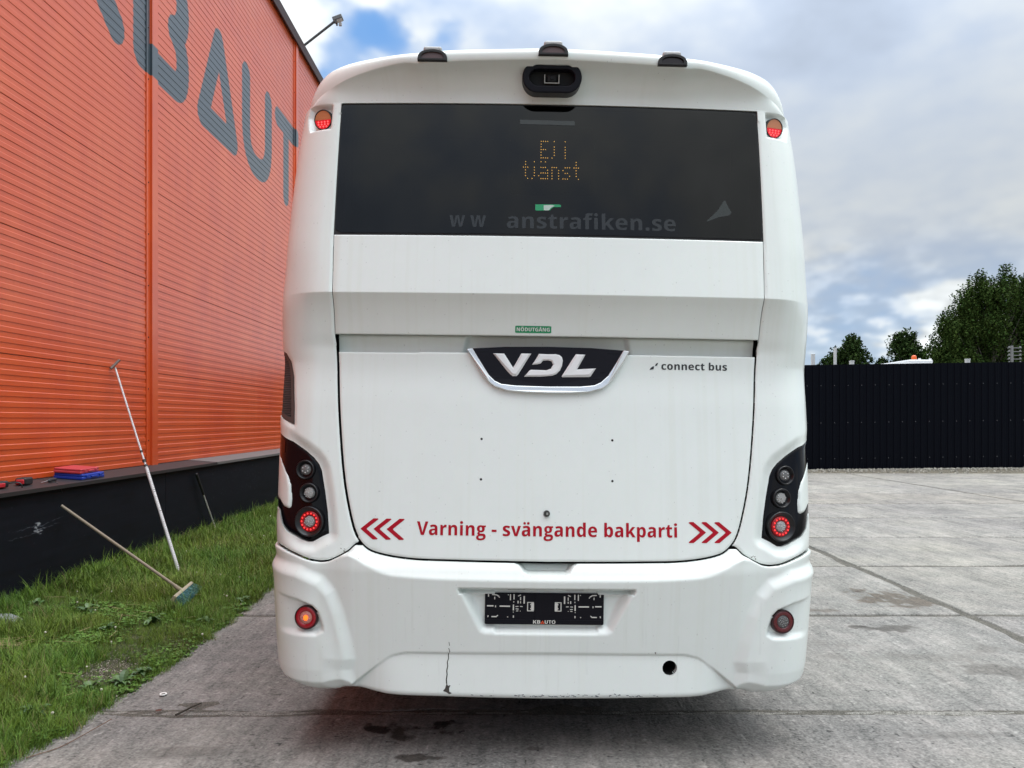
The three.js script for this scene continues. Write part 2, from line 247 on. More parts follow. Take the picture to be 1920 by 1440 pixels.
  rough([6.3, 0.672], [6.0, 0.655], 1.4, 0.6); rough([6.3, 0.61], [5.95, 0.60], 1.6, 0.5); rough([6.34, 0.655], [6.68, 0.70], 1.5, 0.5); rough([6.36, 0.635], [6.62, 0.655], 1.5, 0.55);
  for (let i = 0; i < 26; i++) { q.fillStyle = `rgba(200,200,190,${0.3 + P() * 0.6})`; q.fillRect(X(6.27 + P() * 0.08), Y(0.60 + P() * 0.1), 1 + P() * 3, 1 + P() * 3); }
  const pt = new THREE.CanvasTexture(pc); pt.colorSpace = THREE.SRGBColorSpace; pt.anisotropy = 8;
  const pm = phys(lin(0.7, 0.75, 0.9), 0.7, { map: pt, specularIntensity: 0.3 });
  const joints = [-3, 1.2, 8.66, 15.0];
  for (let i = 0; i < 3; i++) {
    const z0 = joints[i] + 0.004, z1 = joints[i + 1] - 0.004, g = new THREE.BoxGeometry(0.46, 1.25, z1 - z0, 1, 1, 1), p = g.attributes.position, uv = g.attributes.uv;
    g.translate(PLX - 0.23, 0.975 - 0.625, -(z0 + z1) / 2); for (let k = 0; k < p.count; k++) uv.setXY(k, (-p.getZ(k) + 9) / 24, p.getY(k));
    mesh('plinth', g, pm, house);
  }
  mesh('plinth', box(0.455, 1.25, 6.0, PLX - 0.2325, 0.35, -18.01), pm, house);
  const flash = (z0, z1, lift) => { const sh = new THREE.Shape(); [[0.035, -0.032], [0.035, 0], [-0.36, 0.032], [-0.36, 0.026], [0.029, -0.006], [0.029, -0.032]].forEach(([a, b], i) => (i ? sh.lineTo(a, b) : sh.moveTo(a, b))); const g = new THREE.ExtrudeGeometry(sh, { depth: z1 - z0, bevelEnabled: false }); return g.translate(PLX, 0.981 + lift, -z1); };
  const fm = std(lin(0.02, 0.02, 0.022), 0.5);
  for (const [a, b, l, m] of [[-3, 4.2, 0, fm], [4.205, 10.1, 0, fm], [10.07, 21, 0.004, std(lin(0.13, 0.13, 0.13), 0.5)]]) mesh('ledge_flashing', flash(a, b, l), m, house);
}
{ // floodlight arm over the roof edge
  const o = thing('floodlight', 'floodlight on a thin slanted arm above the warehouse roof edge', 'floodlight', [WX, 9.05, -15.5]);
  const m = std(lin(0.05, 0.05, 0.055), 0.5), tip = V3(0.72, 0.56, 0);
  mesh('arm', bar(V3(-0.02, -0.02, 0), tip, 0.025), m, o);
  mesh('base_plate', box(0.14, 0.03, 0.14, -0.02, 0.02, 0), m, o);
  for (const z of [0.05, -0.05]) mesh('bracket', box(0.03, 0.12, 0.03, 0.70, 0.52, z), m, o);
  mesh('lamp_head', rbox(0.2, 0.08, 0.16, 0.015, 0, 0, 0).rotateZ(0.35).translate(0.73, 0.57, 0), std(lin(0.12, 0.12, 0.12), 0.4), o);
  mesh('lamp_glass', box(0.16, 0.008, 0.12, 0, -0.045, 0).rotateZ(0.35).translate(0.73, 0.57, 0), phys(lin(0.5, 0.5, 0.5), 0.1), o);
  mesh('sensor', rbox(0.06, 0.07, 0.05, 0.012, 0.78, 0.46, 0), std(lin(0.35, 0.35, 0.35), 0.5), o);
}

// ---------------------------------------------------------------- black corrugated fence and the gravel at its foot
const FZ = -22.75;
{
  const fence = thing('corrugated_fence', 'tall black corrugated metal fence across the back of the yard', 'fence', [0, 0, 0]);
  const fm = phys(lin(0.0022, 0.003, 0.006), 0.45, { specularIntensity: 0.12 });
  const base = (x) => 0.0 + 0.0145 * (x - 8.8) + 0.02, top = (x) => 3.16 + 0.0145 * (x - 8.8);
  const panel = (x0) => { // 1 m sheet, five trapezoid ribs
    const g = new THREE.BufferGeometry(), pr = [[0, 0], [0.075, 0], [0.09, 0.02], [0.185, 0.02], [0.2, 0]], pts = []; for (let k = 0; k < 5; k++) for (const [a, z] of pr.slice(k ? 1 : 0)) pts.push([x0 + k * 0.2 + a, z]);
    const pos = [];
    for (let i = 0; i < pts.length - 1; i++) { const [xa, za] = pts[i], [xb, zb] = pts[i + 1]; const A = [xa, base(xa), za], B = [xb, base(xb), zb], C = [xb, top(xb), zb], E = [xa, top(xa), za]; pos.push(...A, ...B, ...C, ...A, ...C, ...E); for (const q of [A, C, B, A, E, C]) pos.push(q[0], q[1], q[2] - 0.0016); }
    g.setAttribute('position', new THREE.Float32BufferAttribute(pos, 3)); g.computeVertexNormals(); return g.translate(0, 0, FZ);
  };
  for (let x = -5; x < 24; x++) mesh('panel', panel(x), fm, fence);
  const sc = [], R = rng(8); for (const h of [0.36, 1.42, 2.52]) for (let x = -4.87; x < 24; x += 0.4) { const xx = x + (R() - 0.5) * 0.02; sc.push(new THREE.CylinderGeometry(0.011, 0.011, 0.012, 6).rotateX(Math.PI / 2).translate(xx, h + base(xx), FZ + 0.028)); }
  stuff(mesh('screws', merge(sc), std(lin(0.14, 0.14, 0.15), 0.35, { metalness: 0.4 }), fence));
  for (const h of [0.38, 1.44, 2.54]) { const g = box(29, 0.04, 0.04, 0, 0, 0); g.rotateZ(0.0145); mesh('rail', g.translate(9.5, h + 0.01, FZ - 0.025), fm, fence); }
  for (let x = -4; x < 24; x += 3) mesh('post', box(0.06, 3.1, 0.06, x + 0.05, base(x) + 1.55, FZ - 0.08), fm, fence);
  // gravel bank
  const g = new THREE.PlaneGeometry(29, 1.5, 260, 16).rotateX(-Math.PI / 2).translate(9.5, 0, -22.55), p = g.attributes.position;
  for (let i = 0; i < p.count; i++) { const x = p.getX(i), z = p.getZ(i), d = -z; p.setY(i, -0.06 + (0.0145 * (x - 8.8) * 0.6 + 0.10) * sstep(21.75, 22.5, d) + 0.02 * fbm(x * 4, 1, z * 4, 3)); }
  g.computeVertexNormals(); struct(mesh('gravel_bank', g, soilMat(20, [1.15, 1.12, 1.0])), 'low bank of gravel at the foot of the fence');
  const geo = new THREE.IcosahedronGeometry(1, 0), im = new THREE.InstancedMesh(geo, std(lin(0.36, 0.35, 0.32), 0.9), 5200), M = new THREE.Matrix4(), Q = new THREE.Quaternion(), E = new THREE.Euler();
  for (let i = 0; i < 5200; i++) { const x = -4.5 + 28 * R(), d = 21.95 + 0.85 * Math.sqrt(R()), s = 0.012 + 0.028 * R() * R(); const y = -0.05 + (0.0145 * (x - 8.8) * 0.6 + 0.10) * sstep(21.75, 22.5, d) + 0.014; M.compose(V3(x, y, -d), Q.setFromEuler(E.set(R() * 6, R() * 6, R() * 6)), V3(s * 1.2, s * 0.8, s)); im.setMatrixAt(i, M); const v = 0.55 + 0.75 * R(); im.setColorAt(i, lin(v, v * 0.97, v * 0.92)); }
  im.name = 'gravel_stones'; shadows(im); stuff(im, 'loose grey gravel stones along the foot of the fence', 'gravel'); scene.add(im);
}

// ---------------------------------------------------------------- beyond the fence: trees, truck, posts
const leafMats = [[0.032, 0.060, 0.014], [0.040, 0.073, 0.018], [0.022, 0.045, 0.012]].map((c) => phys(lin(...c), 0.9, { side: THREE.DoubleSide, specularIntensity: 0.2, vertexColors: true }));
function leafCloud(clumps, per, size, seed, droop) {   // leaf-sized faces scattered in hanging sprays
  const R = rng(seed), pos = [], col = [];
  const g = () => (R() + R() + R() - 1.5) / 1.5;
  for (const [cx, cy, cz, rx, ry, rz] of clumps) for (let k = 0; k < per; k++) {
    let a, b, c; do { a = g(); b = g(); c = g(); } while (a * a + b * b + c * c > 1);
    const sh = 0.55 + 0.45 * Math.pow(R(), 0.4), l = Math.hypot(a, b, c) || 1, f = sh / Math.max(l, 0.35) * Math.min(1, l + 0.3);
    let x = cx + a * f * rx, y = cy + b * f * ry, z = cz + c * f * rz;
    const n = 3 + Math.floor(R() * 4), az = R() * 6.28, tn = 0.62 + 0.8 * R(), yl = 0.9 + 0.35 * R();
    for (let i = 0; i < n; i++) {
      const s = size * (0.6 + 0.8 * R()), u = V3(R() - 0.5, R() - 0.5, R() - 0.5).normalize(), v = V3(R() - 0.5, R() - 0.7, R() - 0.5).cross(u).normalize();
      const px = x + (R() - 0.5) * size * 2.2 + Math.cos(az) * i * size * 0.3, py = y - i * size * droop, pz = z + (R() - 0.5) * size * 2.2 + Math.sin(az) * i * size * 0.3;
      const A = [px - u.x * s, py - u.y * s, pz - u.z * s], B = [px + v.x * s * 0.5, py + v.y * s * 0.5, pz + v.z * s * 0.5], C = [px + u.x * s, py + u.y * s, pz + u.z * s], D = [px - v.x * s * 0.5, py - v.y * s * 0.5, pz - v.z * s * 0.5];
      pos.push(...A, ...B, ...C, ...A, ...C, ...D); for (let q = 0; q < 6; q++) col.push(tn * yl, tn, tn * 0.9);
    }
  }
  const ge = new THREE.BufferGeometry(); ge.setAttribute('position', new THREE.Float32BufferAttribute(pos, 3)); ge.setAttribute('color', new THREE.Float32BufferAttribute(col, 3)); ge.computeVertexNormals(); return ge;
}
function tree(name, label, x, d, clumps, per, size, seed, droop, matI, trunkH, group) {
  const o = thing(name, label, 'tree', [x, -0.15, -d], group), R = rng(seed + 99), bark = std(lin(0.12, 0.105, 0.09), 0.9), limbs = [];
  mesh('trunk', merge([bar(V3(0, 0, 0), V3(0.1, trunkH * 0.5, 0), 0.03 * trunkH, 0.02 * trunkH, 10), bar(V3(0.1, trunkH * 0.5, 0), V3(0, trunkH, 0.1), 0.02 * trunkH, 0.006 * trunkH, 8)]), bark, o);
  for (const [cx, cy, cz] of clumps) { const y0 = Math.min(trunkH * 0.9, Math.max(0.6, cy * (0.4 + 0.3 * R()))); limbs.push(bar(V3(0.08, y0, 0), V3(cx * 0.85, cy, cz * 0.85), 0.05 * trunkH / 8, 0.012, 5)); }
  mesh('limbs', merge(limbs), bark, o);
  mesh('crown', leafCloud(clumps, per, size, seed, droop), leafMats[matI], o);
  return o;
}
function clumpsOf(seed, n, profile) { // profile(h 0..1) -> radius ; returns clumps
  const R = rng(seed), o = []; for (let i = 0; i < n; i++) { const t = Math.pow((i + 0.5) / n, 0.85), [y, r] = profile(t), a = R() * 6.28, q = r * Math.sqrt(0.15 + 0.85 * R()), s = 0.55 + 0.6 * R(); o.push([Math.cos(a) * q, y, Math.sin(a) * q, s * (0.5 + r * 0.22), s * (0.7 + r * 0.2), s * (0.5 + r * 0.22)]); } return o;
}
// tall birch: several upright heads, sprays hanging down
{
  const c = [], R = rng(3), head = (hx, top, r0, low) => { for (let i = 0; i < 26; i++) { const t = i / 26, y = top - 0.35 - t * (top - low), r = r0 * (0.12 + 0.9 * Math.pow(t, 0.55)) * (0.75 + 0.5 * R()), a = R() * 6.28, q = r * Math.sqrt(R()); c.push([hx + Math.cos(a) * q, y, Math.sin(a) * q * 0.9, 0.42 + 0.35 * R(), 0.65 + 0.6 * R(), 0.42 + 0.35 * R()]); } };
  head(0.8, 10.35, 1.9, 3.2); head(-0.5, 10.1, 1.7, 2.8); head(2.1, 9.9, 1.8, 2.6); head(-2.3, 7.9, 1.7, 2.2); head(-1.5, 9.3, 1.6, 2.4); head(3.3, 8.6, 1.7, 2.4); head(-2.4, 6.0, 1.4, 2.0); head(-0.4, 6.4, 2.2, 1.8);
  tree('birch_tree', 'tallest birch with hanging sprays rising above the right end of the fence', 27.95, 45, c, 135, 0.078, 31, 1.4, 0, 9.6, 'trees beyond the fence');
}
tree('birch_tree', 'birch at the right edge of the picture behind the tallest birch', 33.6, 50, clumpsOf(41, 60, (t) => [10.9 - t * 8.5, 0.4 + 2.6 * Math.pow(t, 0.6)]), 60, 0.11, 42, 1.1, 0, 9, 'trees beyond the fence');
tree('broadleaf_tree', 'pointed dark green tree behind the fence beside the white post', 21.9, 50, clumpsOf(43, 54, (t) => [6.9 - t * 5.4, 0.25 + 2.7 * t]), 95, 0.09, 44, 0.5, 2, 5.8, 'trees beyond the fence');
tree('broadleaf_tree', 'low dark tree between the bus edge and the white post', 20.2, 50, clumpsOf(53, 30, (t) => [5.5 - t * 4.2, 0.3 + 1.0 * t]), 50, 0.11, 54, 0.5, 2, 4.5, 'trees beyond the fence');
tree('broadleaf_tree', 'round-topped dark green tree behind the truck roof', 25.3, 50, clumpsOf(45, 60, (t) => [7.1 - t * 5.6, 0.3 + 2.7 * Math.pow(t, 0.8)]), 95, 0.09, 46, 0.5, 2, 6, 'trees beyond the fence');
tree('shrub', 'low shrub filling the gap left of the tallest birch', 27.2, 49, clumpsOf(47, 30, (t) => [5.3 - t * 4.2, 0.4 + 1.4 * t]), 55, 0.10, 48, 0.6, 1, 4, 'trees beyond the fence');
tree('shrub', 'pale low shrub showing just above the fence beside the bus', 19.1, 48, clumpsOf(49, 20, (t) => [4.4 - t * 3.2, 0.4 + 0.8 * t]), 45, 0.10, 50, 0.6, 1, 3, 'trees beyond the fence');
{ // truck with an orange beacon, only its roof clears the fence
  const o = thing('truck', 'white truck roof with an orange beacon showing above the black fence', 'truck', [13.95, -0.17, -27.4]), w = phys(lin(0.68, 0.69, 0.7), 0.35, { clearcoat: 0.5 }), dk = std(lin(0.02, 0.02, 0.022), 0.5), gl = phys(lin(0.02, 0.025, 0.03), 0.05);
  const sh = new THREE.Shape(); [[-1.15, 0.6], [-1.15, 2.7], [-0.95, 3.45], [-0.7, 3.54], [0.5, 3.57], [0.7, 3.45], [0.85, 0.6]].forEach(([a, b], i) => (i ? sh.lineTo(a, b) : sh.moveTo(a, b)));
  mesh('cab', new THREE.ExtrudeGeometry(sh, { depth: 2.2, bevelEnabled: true, bevelSize: 0.05, bevelThickness: 0.08, bevelSegments: 3 }).translate(0, 0, -1.1), w, o);
  const ro = mesh('roof', rbox(0.85, 0.14, 1.9, 0.05, 0.12, 3.71, 0), w, o);
  for (const k of [-0.2, 0.05, 0.3]) mesh('roof_slat', rbox(0.05, 0.03, 1.3, 0.012, k, 3.775, 0), dk, ro);
  mesh('roof_horn', bar(V3(-0.6, 3.62, 0.4), V3(-1.0, 3.6, 0.4), 0.05, 0.08), w, o);
  const bc = mesh('beacon', new THREE.LatheGeometry([[0.001, 0.16], [0.055, 0.148], [0.08, 0.10], [0.084, 0.02], [0.088, 0]].map(([a, b]) => new THREE.Vector2(a, b)), 16).translate(-0.02, 3.79, 0.75), phys(lin(0.75, 0.12, 0.02), 0.25), o);
  mesh('beacon_base', new THREE.CylinderGeometry(0.09, 0.1, 0.05, 12).translate(-0.02, 3.77, 0.75), dk, bc);
  for (const x of [0.25, 0.62]) mesh('marker_lamp', new THREE.CylinderGeometry(0.04, 0.05, 0.1, 10).translate(x, 3.8, 0.6), w, o);
  mesh('windscreen', box(0.02, 0.7, 1.9).rotateZ(-0.26).translate(-1.12, 3.05, 0), gl, o);
  mesh('side_window', box(0.8, 0.6, 0.02, -0.45, 2.8, 1.19), gl, o);
  mesh('chassis', box(6.2, 0.3, 0.9, 2.6, 0.8, 0), dk, o);
  mesh('cargo_bed', rbox(4.4, 0.9, 2.3, 0.04, 3.5, 1.5, 0), w, o);
  for (const [x, z] of [[-0.2, 0.95], [-0.2, -0.95], [4.2, 0.95], [4.2, -0.95]]) mesh('wheel', new THREE.CylinderGeometry(0.5, 0.5, 0.3, 24).rotateX(Math.PI / 2).translate(x, 0.5, z), dk, o);
}
{
  const w = std(lin(0.62, 0.63, 0.63), 0.5), post = (name, label, x, d, h, wd) => { const o = thing(name, label, 'post', [x, -0.14, -d]); mesh('shaft', rbox(wd, h, wd, wd * 0.12, 0, h / 2, 0), w, o); mesh('cap', rbox(wd * 1.1, 0.03, wd * 1.1, 0.01, 0, h + 0.012, 0), w, o); };
  post('white_post', 'tall white post standing above the fence before the pointed tree', 10.25, 24.4, 3.93, 0.075);
  post('white_post', 'white post just clearing the fence right beside the bus edge', 9.55, 24.4, 3.74, 0.10);
  post('white_post', 'short white post head barely showing above the fence', 10.78, 24.4, 3.52, 0.12);
  post('white_post', 'short white post head above the fence under the tallest birch', 14.45, 24.4, 3.58, 0.12);
  const o = thing('utility_pole', 'grey utility pole with stacked insulators before the birch', 'pole', [22.75, -0.14, -35]), g = std(lin(0.2, 0.2, 0.2), 0.7);
  mesh('shaft', bar(V3(0, 0, 0), V3(0, 5.05, 0), 0.09, 0.06), g, o);
  for (let k = 0; k < 5; k++) { const a = mesh('crossarm', box(0.62, 0.035, 0.05, 0.12, 4.95 - k * 0.17, 0), g, o); for (const x of [-0.12, 0.38]) mesh('insulator', new THREE.CylinderGeometry(0.03, 0.045, 0.08, 8).translate(x, 4.99 - k * 0.17, 0), g, a); }
}

// ---------------------------------------------------------------- the white coach, seen from behind
// rear skin: u runs round the body from the centre line (metres of cloth), v is the height; above 3.06 v runs over the roof spoiler
function pchip(xs, ys) {
  const n = xs.length, h = [], dl = [], m = new Array(n).fill(0); for (let i = 0; i < n - 1; i++) { h.push(xs[i + 1] - xs[i]); dl.push((ys[i + 1] - ys[i]) / h[i]); }
  m[0] = dl[0]; m[n - 1] = dl[n - 2]; for (let i = 1; i < n - 1; i++) m[i] = dl[i - 1] * dl[i] <= 0 ? 0 : 2 * dl[i - 1] * dl[i] / (dl[i - 1] + dl[i]);
  return (x) => { if (x <= xs[0]) return ys[0] + (x - xs[0]) * 0; if (x >= xs[n - 1]) return ys[n - 1]; let i = 0; while (x > xs[i + 1]) i++; const t = (x - xs[i]) / h[i], t2 = t * t, t3 = t2 * t; return (2 * t3 - 3 * t2 + 1) * ys[i] + (t3 - 2 * t2 + t) * h[i] * m[i] + (-2 * t3 + 3 * t2) * ys[i + 1] + (t3 - t2) * h[i] * m[i + 1]; };
}
const polyline = (pts) => (x) => { if (x <= pts[0][0]) return pts[0][1]; for (let i = 1; i < pts.length; i++) if (x <= pts[i][0]) return lerp(pts[i - 1][1], pts[i][1], (x - pts[i - 1][0]) / (pts[i][0] - pts[i - 1][0])); return pts.at(-1)[1]; };
const zLow = pchip([0.2, 0.85, 0.91, 1.3, 1.6, 1.80, 1.86, 1.93, 2.0, 2.06, 2.11], [0, 0, -0.008, -0.055, -0.10, -0.133, -0.134, -0.117, -0.098, -0.073, -0.043]);
const zHigh = pchip([2.11, 2.397, 2.75, 3.06], [-0.043, -0.10, -0.174, -0.248]);
const zTop = pchip([2.11, 2.397, 2.75, 3.06], [-0.043, -0.085, -0.13, -0.168]);
const persp = (v) => (v < 2.11 ? 1 : (3.45 - zTop(v)) / (3.45 - zHigh(v)));   // the window leans 6 degrees
const zc = (v) => (v < 2.11 ? zLow(v) : zTop(v));
const zSoft = pchip([1.8, 1.95, 2.11, 2.3, 2.5], [zLow(1.8), -0.105, -0.078, -0.080, zTop(2.5)]);   // the fold dies out round the corner
const Wd = pchip([0.25, 0.45, 0.86, 0.94, 1.11, 1.49, 1.91, 2.27, 2.54, 2.82, 3.06], [1.236, 1.252, 1.267, 1.277, 1.287, 1.291, 1.292, 1.274, 1.265, 1.254, 1.236]);
const RC = 0.22, BOW = 0.05, VT = 3.06, TK = 0.16;
function section(u, v) {
  const W = Wd(v), s = Math.sign(u) || 1, a = Math.abs(u), uc = W - RC; let x, z;
  if (a < uc) { x = a; z = 0; } else if (a < uc + RC * Math.PI / 2) { const t = (a - uc) / RC; x = uc + RC * Math.sin(t); z = -RC * (1 - Math.cos(t)); } else { x = W; z = -RC - (a - uc - RC * Math.PI / 2); }
  const k = persp(v); const zz = v > 1.8 && v < 2.5 && a > 1.0 ? lerp(zc(v), zSoft(v), sstep(1.0, 1.25, a)) : zc(v); return [s * x * k, 1.54 + (v - 1.54) * k, zz + z - BOW * (x / W) ** 2];
}
const CU = [0, 0.458, 0.61, 0.673, 0.78, 0.923, 1.035, 1.12, 1.2, 1.345, 2.2];
const cX = pchip(CU, [0, 0.458, 0.61, 0.673, 0.78, 0.923, 1.03, 1.102, 1.150, 1.197, 1.1975]), cY = pchip(CU, [3.174, 3.164, 3.158, 3.165, 3.155, 3.128, 3.096, 3.068, 3.038, 3.044, 3.055]), cZ = pchip(CU, [-0.03, -0.05, -0.068, -0.078, -0.105, -0.15, -0.20, -0.25, -0.30, -0.445, -1.29]);
const tX = pchip(CU, [0, 0.458, 0.61, 0.673, 0.785, 0.93, 1.04, 1.108, 1.148, 1.175, 1.18]), tY = pchip(CU, [3.239, 3.230, 3.226, 3.224, 3.224, 3.226, 3.216, 3.185, 3.135, 3.09, 3.085]), tZ = pchip(CU, [-0.08, -0.10, -0.125, -0.14, -0.175, -0.24, -0.30, -0.355, -0.41, -0.53, -1.37]);
function Sk(u, v) {
  if (v <= VT) return section(u, v);
  const t = (v - VT) / TK, a = Math.abs(u), s = Math.sign(u) || 1, B = section(u, VT), C = [s * cX(a), cY(a), cZ(a)];
  if (t <= 1) { const ty = Math.sin(t * Math.PI / 2) * 0.35 + t * 0.65, tz = Math.pow(t, 2.3); return [lerp(B[0], C[0], t), lerp(B[1], C[1], ty), lerp(B[2], C[2], tz)]; }
  const T = [s * tX(a), tY(a), tZ(a)];
  if (t <= 1.5) { const w = (t - 1) * 2, bl = Math.sin(w * Math.PI) * 0.014; return [lerp(C[0], T[0], w), lerp(C[1], T[1], Math.sin(w * Math.PI / 2) * 0.5 + w * 0.5) + bl * 0.3, lerp(C[2], T[2], w * w * 0.7 + w * 0.3) + bl]; }
  const w = t - 1.5; return [T[0] * (1 - 0.10 * w), T[1] + 0.085 * w - 0.05 * w * w, T[2] - 0.75 * w];
}
function On(u, v, h = 0) {
  const e = 0.002, p = Sk(u, v); if (!h) return p;
  const a = Sk(u + e, v), b = Sk(u - e, v), c = Sk(u, v + e), d = Sk(u, v - e), x = [a[0] - b[0], a[1] - b[1], a[2] - b[2]], y = [c[0] - d[0], c[1] - d[1], c[2] - d[2]];
  const n = [x[1] * y[2] - x[2] * y[1], x[2] * y[0] - x[0] * y[2], x[0] * y[1] - x[1] * y[0]], l = Math.hypot(...n) || 1;
  return [p[0] + n[0] / l * h, p[1] + n[1] / l * h, p[2] + n[2] / l * h];
}
function polySdf(pts) {
  const n = pts.length;
  return (x, y) => { let d = 1e9, inside = false; for (let i = 0, j = n - 1; i < n; j = i++) { const [ax, ay] = pts[j], [bx, by] = pts[i], ex = bx - ax, ey = by - ay, t = clamp(((x - ax) * ex + (y - ay) * ey) / (ex * ex + ey * ey)), qx = x - ax - ex * t, qy = y - ay - ey * t; d = Math.min(d, qx * qx + qy * qy); if ((ay > y) !== (by > y) && x < ex * (y - ay) / ey + ax) inside = !inside; } return (inside ? 1 : -1) * Math.sqrt(d); };
}
const both = (pts) => [...pts.map(([u, v]) => [-u, v]), ...[...pts].reverse()];
const smin = (a, b, k) => { const h = clamp(0.5 + 0.5 * (b - a) / k); return lerp(b, a, h) - k * h * (1 - h); };
const roundDrop = (s, r) => (s >= r ? 0 : r - Math.sqrt(Math.max(0, r * r - (r - Math.max(0, s)) ** 2)));
const range = (a, b, st) => { const n = Math.max(1, Math.ceil((b - a) / st)), o = []; for (let i = 0; i <= n; i++) o.push(a + (b - a) * i / n); return o; };
// sheet-metal part: the grid us x vs cut along keep(u,v) = 0, laid on the skin with height off(u,v); rim = depth of the folded edge
function panelGeo(us, vs, keep, off, rim = 0.03, place = On) {
  const nu = us.length, nv = vs.length, F = new Float64Array(nu * nv), pos = [], uv = [], idx = [], id = new Int32Array(nu * nv).fill(-1), cuts = new Map(), edge = [];
  for (let j = 0; j < nv; j++) for (let i = 0; i < nu; i++) F[j * nu + i] = keep(us[i], vs[j]);
  const add = (u, v) => { const p = place(u, v, off(u, v)); pos.push(p[0], p[1], p[2]); uv.push(u / 3 + 0.5, v / 3.5); return pos.length / 3 - 1; };
  const U = (k) => us[k % nu], Vv = (k) => vs[Math.floor(k / nu)];
  const vert = (k) => (id[k] < 0 ? (id[k] = add(U(k), Vv(k))) : id[k]);
  const cut = (a, b) => { const key = a < b ? a * 4e6 + b : b * 4e6 + a; let c = cuts.get(key); if (c === undefined) { let p = F[a] > 0 ? a : b, q = F[a] > 0 ? b : a, lo = 0, hi = 1; for (let k = 0; k < 9; k++) { const m = (lo + hi) / 2; keep(lerp(U(p), U(q), m), lerp(Vv(p), Vv(q), m)) > 0 ? lo = m : hi = m; } c = add(lerp(U(p), U(q), lo), lerp(Vv(p), Vv(q), lo)); cuts.set(key, c); } return c; };
  const tri = (a, b, c) => {
    const k = (F[a] > 0) + (F[b] > 0) + (F[c] > 0); if (!k) return; if (k === 3) { idx.push(vert(a), vert(b), vert(c)); return; }
    const q = [a, b, c]; while (!(k === 1 ? F[q[0]] > 0 : F[q[0]] <= 0)) q.push(q.shift());
    const x = cut(q[0], q[1]), y = cut(q[0], q[2]);
    if (k === 1) { idx.push(vert(q[0]), x, y); edge.push([x, y]); } else { const m = vert(q[1]), n = vert(q[2]); idx.push(x, m, n, x, n, y); edge.push([y, x]); }
  };
  for (let j = 0; j < nv - 1; j++) for (let i = 0; i < nu - 1; i++) { const a = j * nu + i, b = a + 1, c = a + nu, d = c + 1; if ((i + j) & 1) { tri(a, b, d); tri(a, d, c); } else { tri(a, b, c); tri(b, d, c); } }
  const g = new THREE.BufferGeometry(); g.setAttribute('position', new THREE.Float32BufferAttribute(pos, 3)); g.setAttribute('uv', new THREE.Float32BufferAttribute(uv, 2)); g.setIndex(idx); g.computeVertexNormals();
  if (!rim || !edge.length) return g;
  const N = g.attributes.normal, rp = [], ru = [], inn = (k) => [pos[k * 3] - N.getX(k) * 0.3 * rim, pos[k * 3 + 1] - N.getY(k) * 0.1 * rim, pos[k * 3 + 2] - rim * (0.5 + 0.5 * Math.abs(N.getZ(k)))];
  for (const [a, b] of edge) { const A = [pos[a * 3], pos[a * 3 + 1], pos[a * 3 + 2]], B = [pos[b * 3], pos[b * 3 + 1], pos[b * 3 + 2]], C = inn(b), D = inn(a); rp.push(...A, ...D, ...B, ...B, ...D, ...C); for (let k = 0; k < 6; k++) ru.push(0.5, 0.5); }
  const r = new THREE.BufferGeometry(); r.setAttribute('position', new THREE.Float32BufferAttribute(rp, 3)); r.setAttribute('uv', new THREE.Float32BufferAttribute(ru, 2)); r.computeVertexNormals();
  return mergeGeometries([g.toNonIndexed(), r]);
}

const bus = thing('coach_bus', 'white coach bus seen from behind with dark rear window and red warning lettering', 'bus', [0.145, 0, -3.45]);
bus.rotation.set(0, 0.9 * Math.PI / 180, -0.75 * Math.PI / 180, 'YXZ');
const white = (() => {  // white paint with faint road film, runs and specks
  const N = 1024, a = layer(N, 7, 7, 61, layer(N, 19, 15, 62, new Float32Array(N * N), 0.7), 1), run = layer(N, 260, 5, 63, layer(N, 110, 3, 64, new Float32Array(N * N), 0.8), 1), sp = layer(N, 512, 512, 65, new Float32Array(N * N), 1), dust = layer(N, 60, 60, 66, layer(N, 200, 200, 67, new Float32Array(N * N), 0.6), 1);
  const rs = rng(68), drips = []; for (let k = 0; k < 34; k++) { const u = k < 22 ? -0.35 + 0.95 * rs() : -1.1 + 2.2 * rs(); drips.push([u, 0.80 - 0.45 * rs() * (k & 1), 0.0015 + 0.004 * rs(), 0.10 + 0.35 * rs(), 0.02 + 0.045 * rs()]); } // dirt runs on the bumper below the hatch
  const drip = new Float32Array(N * N); for (const [u, v0, w, len, s] of drips) { const cx = (u / 3 + 0.5) * N, pw = Math.max(0.7, w / 3 * N); for (let y = Math.floor((v0 - len) / 3.5 * N); y < v0 / 3.5 * N; y++) for (let x = Math.floor(cx - 3 * pw); x <= cx + 3 * pw; x++) if (y > 0) drip[y * N + x] += s * Math.exp(-(((x - cx - 0.6 * Math.sin(y * 0.13)) / pw) ** 2)) * (0.5 + dust[y * N + x]); }
  const map = texRGB(N, (i, o) => { const v = 0.835 - drip[i] + 0.012 * a[i] + 0.012 * dust[i] - 0.022 * sstep(0.1, 0.9, run[i] + 0.6 * a[i]) - 0.30 * sstep(0.494, 0.4995, sp[i]); o[0] = v * 0.94; o[1] = v; o[2] = v * (0.968 - 0.02 * Math.max(0, run[i])); });
  return phys(lin(1, 1, 1), 0.42, { map, clearcoat: 0.65, clearcoatRoughness: 0.12 });
})();
const black = std(lin(0.006, 0.006, 0.007), 0.7), gloss = phys(lin(0.003, 0.003, 0.005), 0.10, { specularIntensity: 0.45 }), rubber = std(lin(0.012, 0.012, 0.013), 0.6), satin = phys(lin(0.007, 0.007, 0.012), 0.4, { specularIntensity: 0.35 }), greyPlastic = std(lin(0.13, 0.12, 0.115), 0.6);

